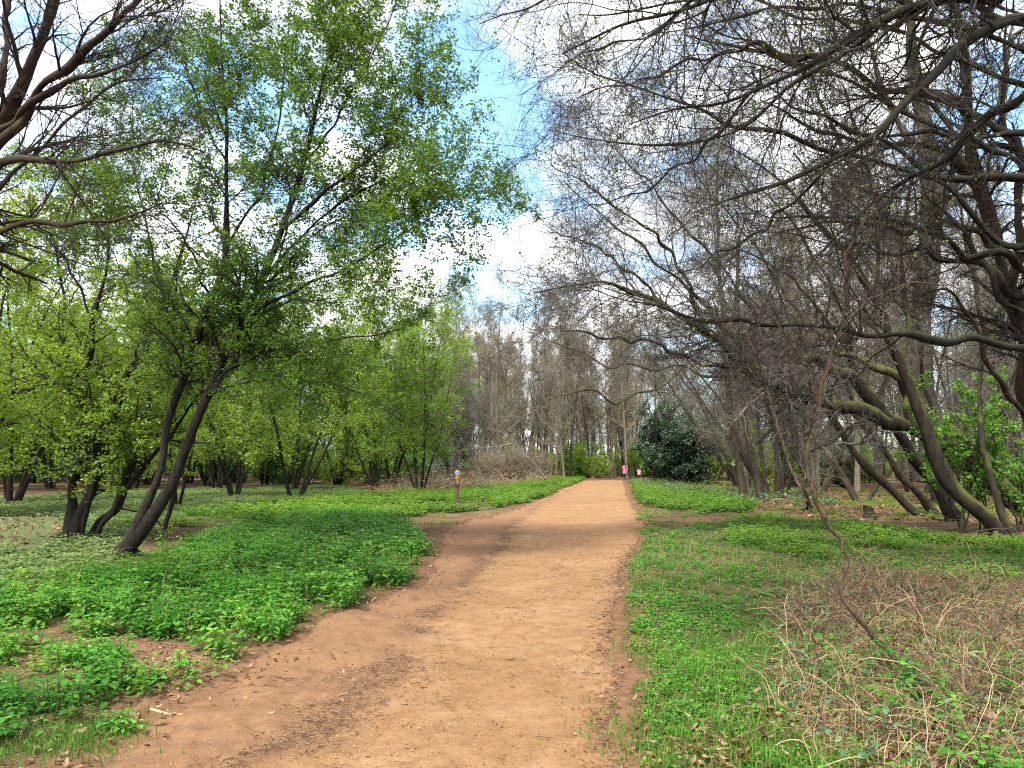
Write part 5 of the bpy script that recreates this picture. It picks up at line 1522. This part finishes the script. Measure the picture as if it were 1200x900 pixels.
# small white arrow pointing up
ar = np.array([(-.012, -.09), (.012, -.09), (.012, .02), (.032, .02), (0, .08), (-.032, .02), (-.012, .02)])
f0 = np.stack([ar[:, 0], np.full(7, -.076), .87 + ar[:, 1]], 1); f1 = f0.copy(); f1[:, 1] = -.079
mb = MB(); mb.add(np.vstack([f0, f1]), np.array([[i, (i + 1) % 7, (i + 1) % 7 + 7, i + 7] for i in range(7)]), 0)
mb.add(f1, np.array([[0, 1, 2], [0, 2, 6], [6, 2, 4], [2, 3, 4], [6, 4, 5]]), 0); mb.build('arrow', plain('cream_paint', (.24, .21, .16), .6), post)


# ------------------------------------------------------------------ people
def skin_body(name, verts, edges, radii, mat, parent, sub=2):
    me = bpy.data.meshes.new(name); me.from_pydata(verts, edges, []); me.update(); me.materials.append(mat)
    o = bpy.data.objects.new(name, me); COL.objects.link(o); o.parent = parent
    sk = o.modifiers.new('skin', 'SKIN'); sk.use_smooth_shade = True
    for i, r in enumerate(radii):
        d = me.skin_vertices[0].data[i]; d.radius = (r, r) if np.isscalar(r) else r; d.use_root = (i == 0)
    s = o.modifiers.new('sub', 'SUBSURF'); s.levels = sub; s.render_levels = sub
    return o


def person(label, x, y, h, rz, coat, under, hair, bend=0):
    q = gnd(x, y)
    s = h / 1.68
    root = thing('person', label, 'person', (q[0], q[1], float(gz(*q)) - .01), rz)
    root.scale = (s, s, s)
    V = [(0, 0, .92), (0, .0, 1.12), (0, 0, 1.32), (0, 0, 1.42), (0, -.01, 1.50), (0, -.01, 1.58), (0, -.01, 1.66),
         (.09, 0, .86), (.10, -.01, .48), (.10, .03, .09), (.10, -.10, .045), (-.09, 0, .86), (-.10, .03, .48), (-.10, .06, .09), (-.10, -.06, .045),
         (.18, 0, 1.37), (.235, .02, 1.10), (.20, -.13, .94), (.16, -.19, .92), (-.18, 0, 1.37), (-.24, .02, 1.10), (-.24, -.03, .84), (-.235, -.05, .75)]
    E = [(0, 1), (1, 2), (2, 3), (3, 4), (4, 5), (5, 6), (0, 7), (7, 8), (8, 9), (9, 10), (0, 11), (11, 12), (12, 13), (13, 14), (2, 15), (15, 16), (16, 17), (17, 18), (2, 19), (19, 20), (20, 21), (21, 22)]
    Rr = [(.15, .11), (.125, .095), (.15, .10), .055, .06, .095, .075, .088, .058, .04, .035, .088, .058, .04, .035, .055, .043, .032, .03, .055, .043, .032, .03]
    skin_body('body', V, E, Rr, under, root)
    # coat: a lofted shell from shoulders to thigh, and sleeves
    an = np.arange(20) * 2 * math.pi / 20
    rg = [np.stack([np.cos(an) * a_, np.sin(an) * b_ + .0, np.full(20, z_)], 1) for z_, a_, b_ in
          ((.62, .245, .20), (.64, .25, .205), (.80, .235, .19), (.95, .215, .175), (1.10, .19, .15), (1.25, .205, .15), (1.36, .20, .135), (1.42, .13, .10), (1.47, .075, .07))]
    mb = MB(); Vv, Fq = ring_loft(np.array(rg)); mb.add(Vv, Fq, 0, None, True)
    for sgn, pl in ((1, [(.16, 0, 1.38), (.215, .01, 1.26), (.245, .02, 1.10), (.225, -.08, 1.0), (.20, -.14, .945)]), (-1, [(-.16, 0, 1.38), (-.22, .01, 1.25), (-.25, .02, 1.10), (-.25, -.01, .95), (-.245, -.04, .83)])):
        p = catmull(np.hstack([np.array(pl), np.zeros((5, 1))]), 10)[:, :3]
        tubes(mb, p[None], np.linspace(.075, .055, 10)[None], 10, 0)
    mb.build('coat', coat, root)
    mb = MB()
    rg = []
    for z_, r_, oy in ((1.735, .02, .0), (1.72, .07, .0), (1.67, .105, .008), (1.60, .112, .018), (1.54, .098, .03), (1.49, .075, .05), (1.42, .055, .10), (1.30, .045, .155), (1.18, .02, .165)):
        rg.append(np.stack([np.cos(an) * r_, np.sin(an) * r_ * (1.05 if z_ > 1.5 else .7) + oy, np.full(20, z_)], 1))
    Vv, Fq = ring_loft(np.array(rg)); mb.add(Vv, Fq[:, ::-1], 0, None, True); mb.build('hair', hair, root)
    return root


pink = plain('pink_cloth', (.33, .11, .17), .8, .2, .12, 8)
pale_pink = plain('pale_pink_cloth', (.38, .25, .25), .8, .2, .12, 8)
dark = plain('dark_trousers', (.02, .018, .022), .8, .2)
hair = plain('dark_hair', (.012, .008, .006), .5, .4)
# both walk away from the camera: hair and ponytail (local +Y) turned towards it
person('woman in a long pink coat with a dark ponytail seen from behind on the path', 732.6, 562.6, 1.68, rad(180) + .15, pink, dark, hair)
person('small figure in a pale pink top half hidden by the holly, beyond the stump', 749, 561.2, 1.15, rad(170), pale_pink, dark, hair)

# keep the end of the path clear of bushes around the walkers
gone = []
for o in SC.objects:
    if o.parent is None and o.name.split('.')[0] in ('leafy_bush', 'spreading_bare_tree', 'slim_trunk_tree', 'tall_bare_tree'):
        y_ = o.location.y
        if 40 < y_ < 82 and 690 < 600 + 900 * o.location.x / y_ < 790:
            gone += [o] + list(o.children)
for o in gone:
    bpy.data.objects.remove(o)
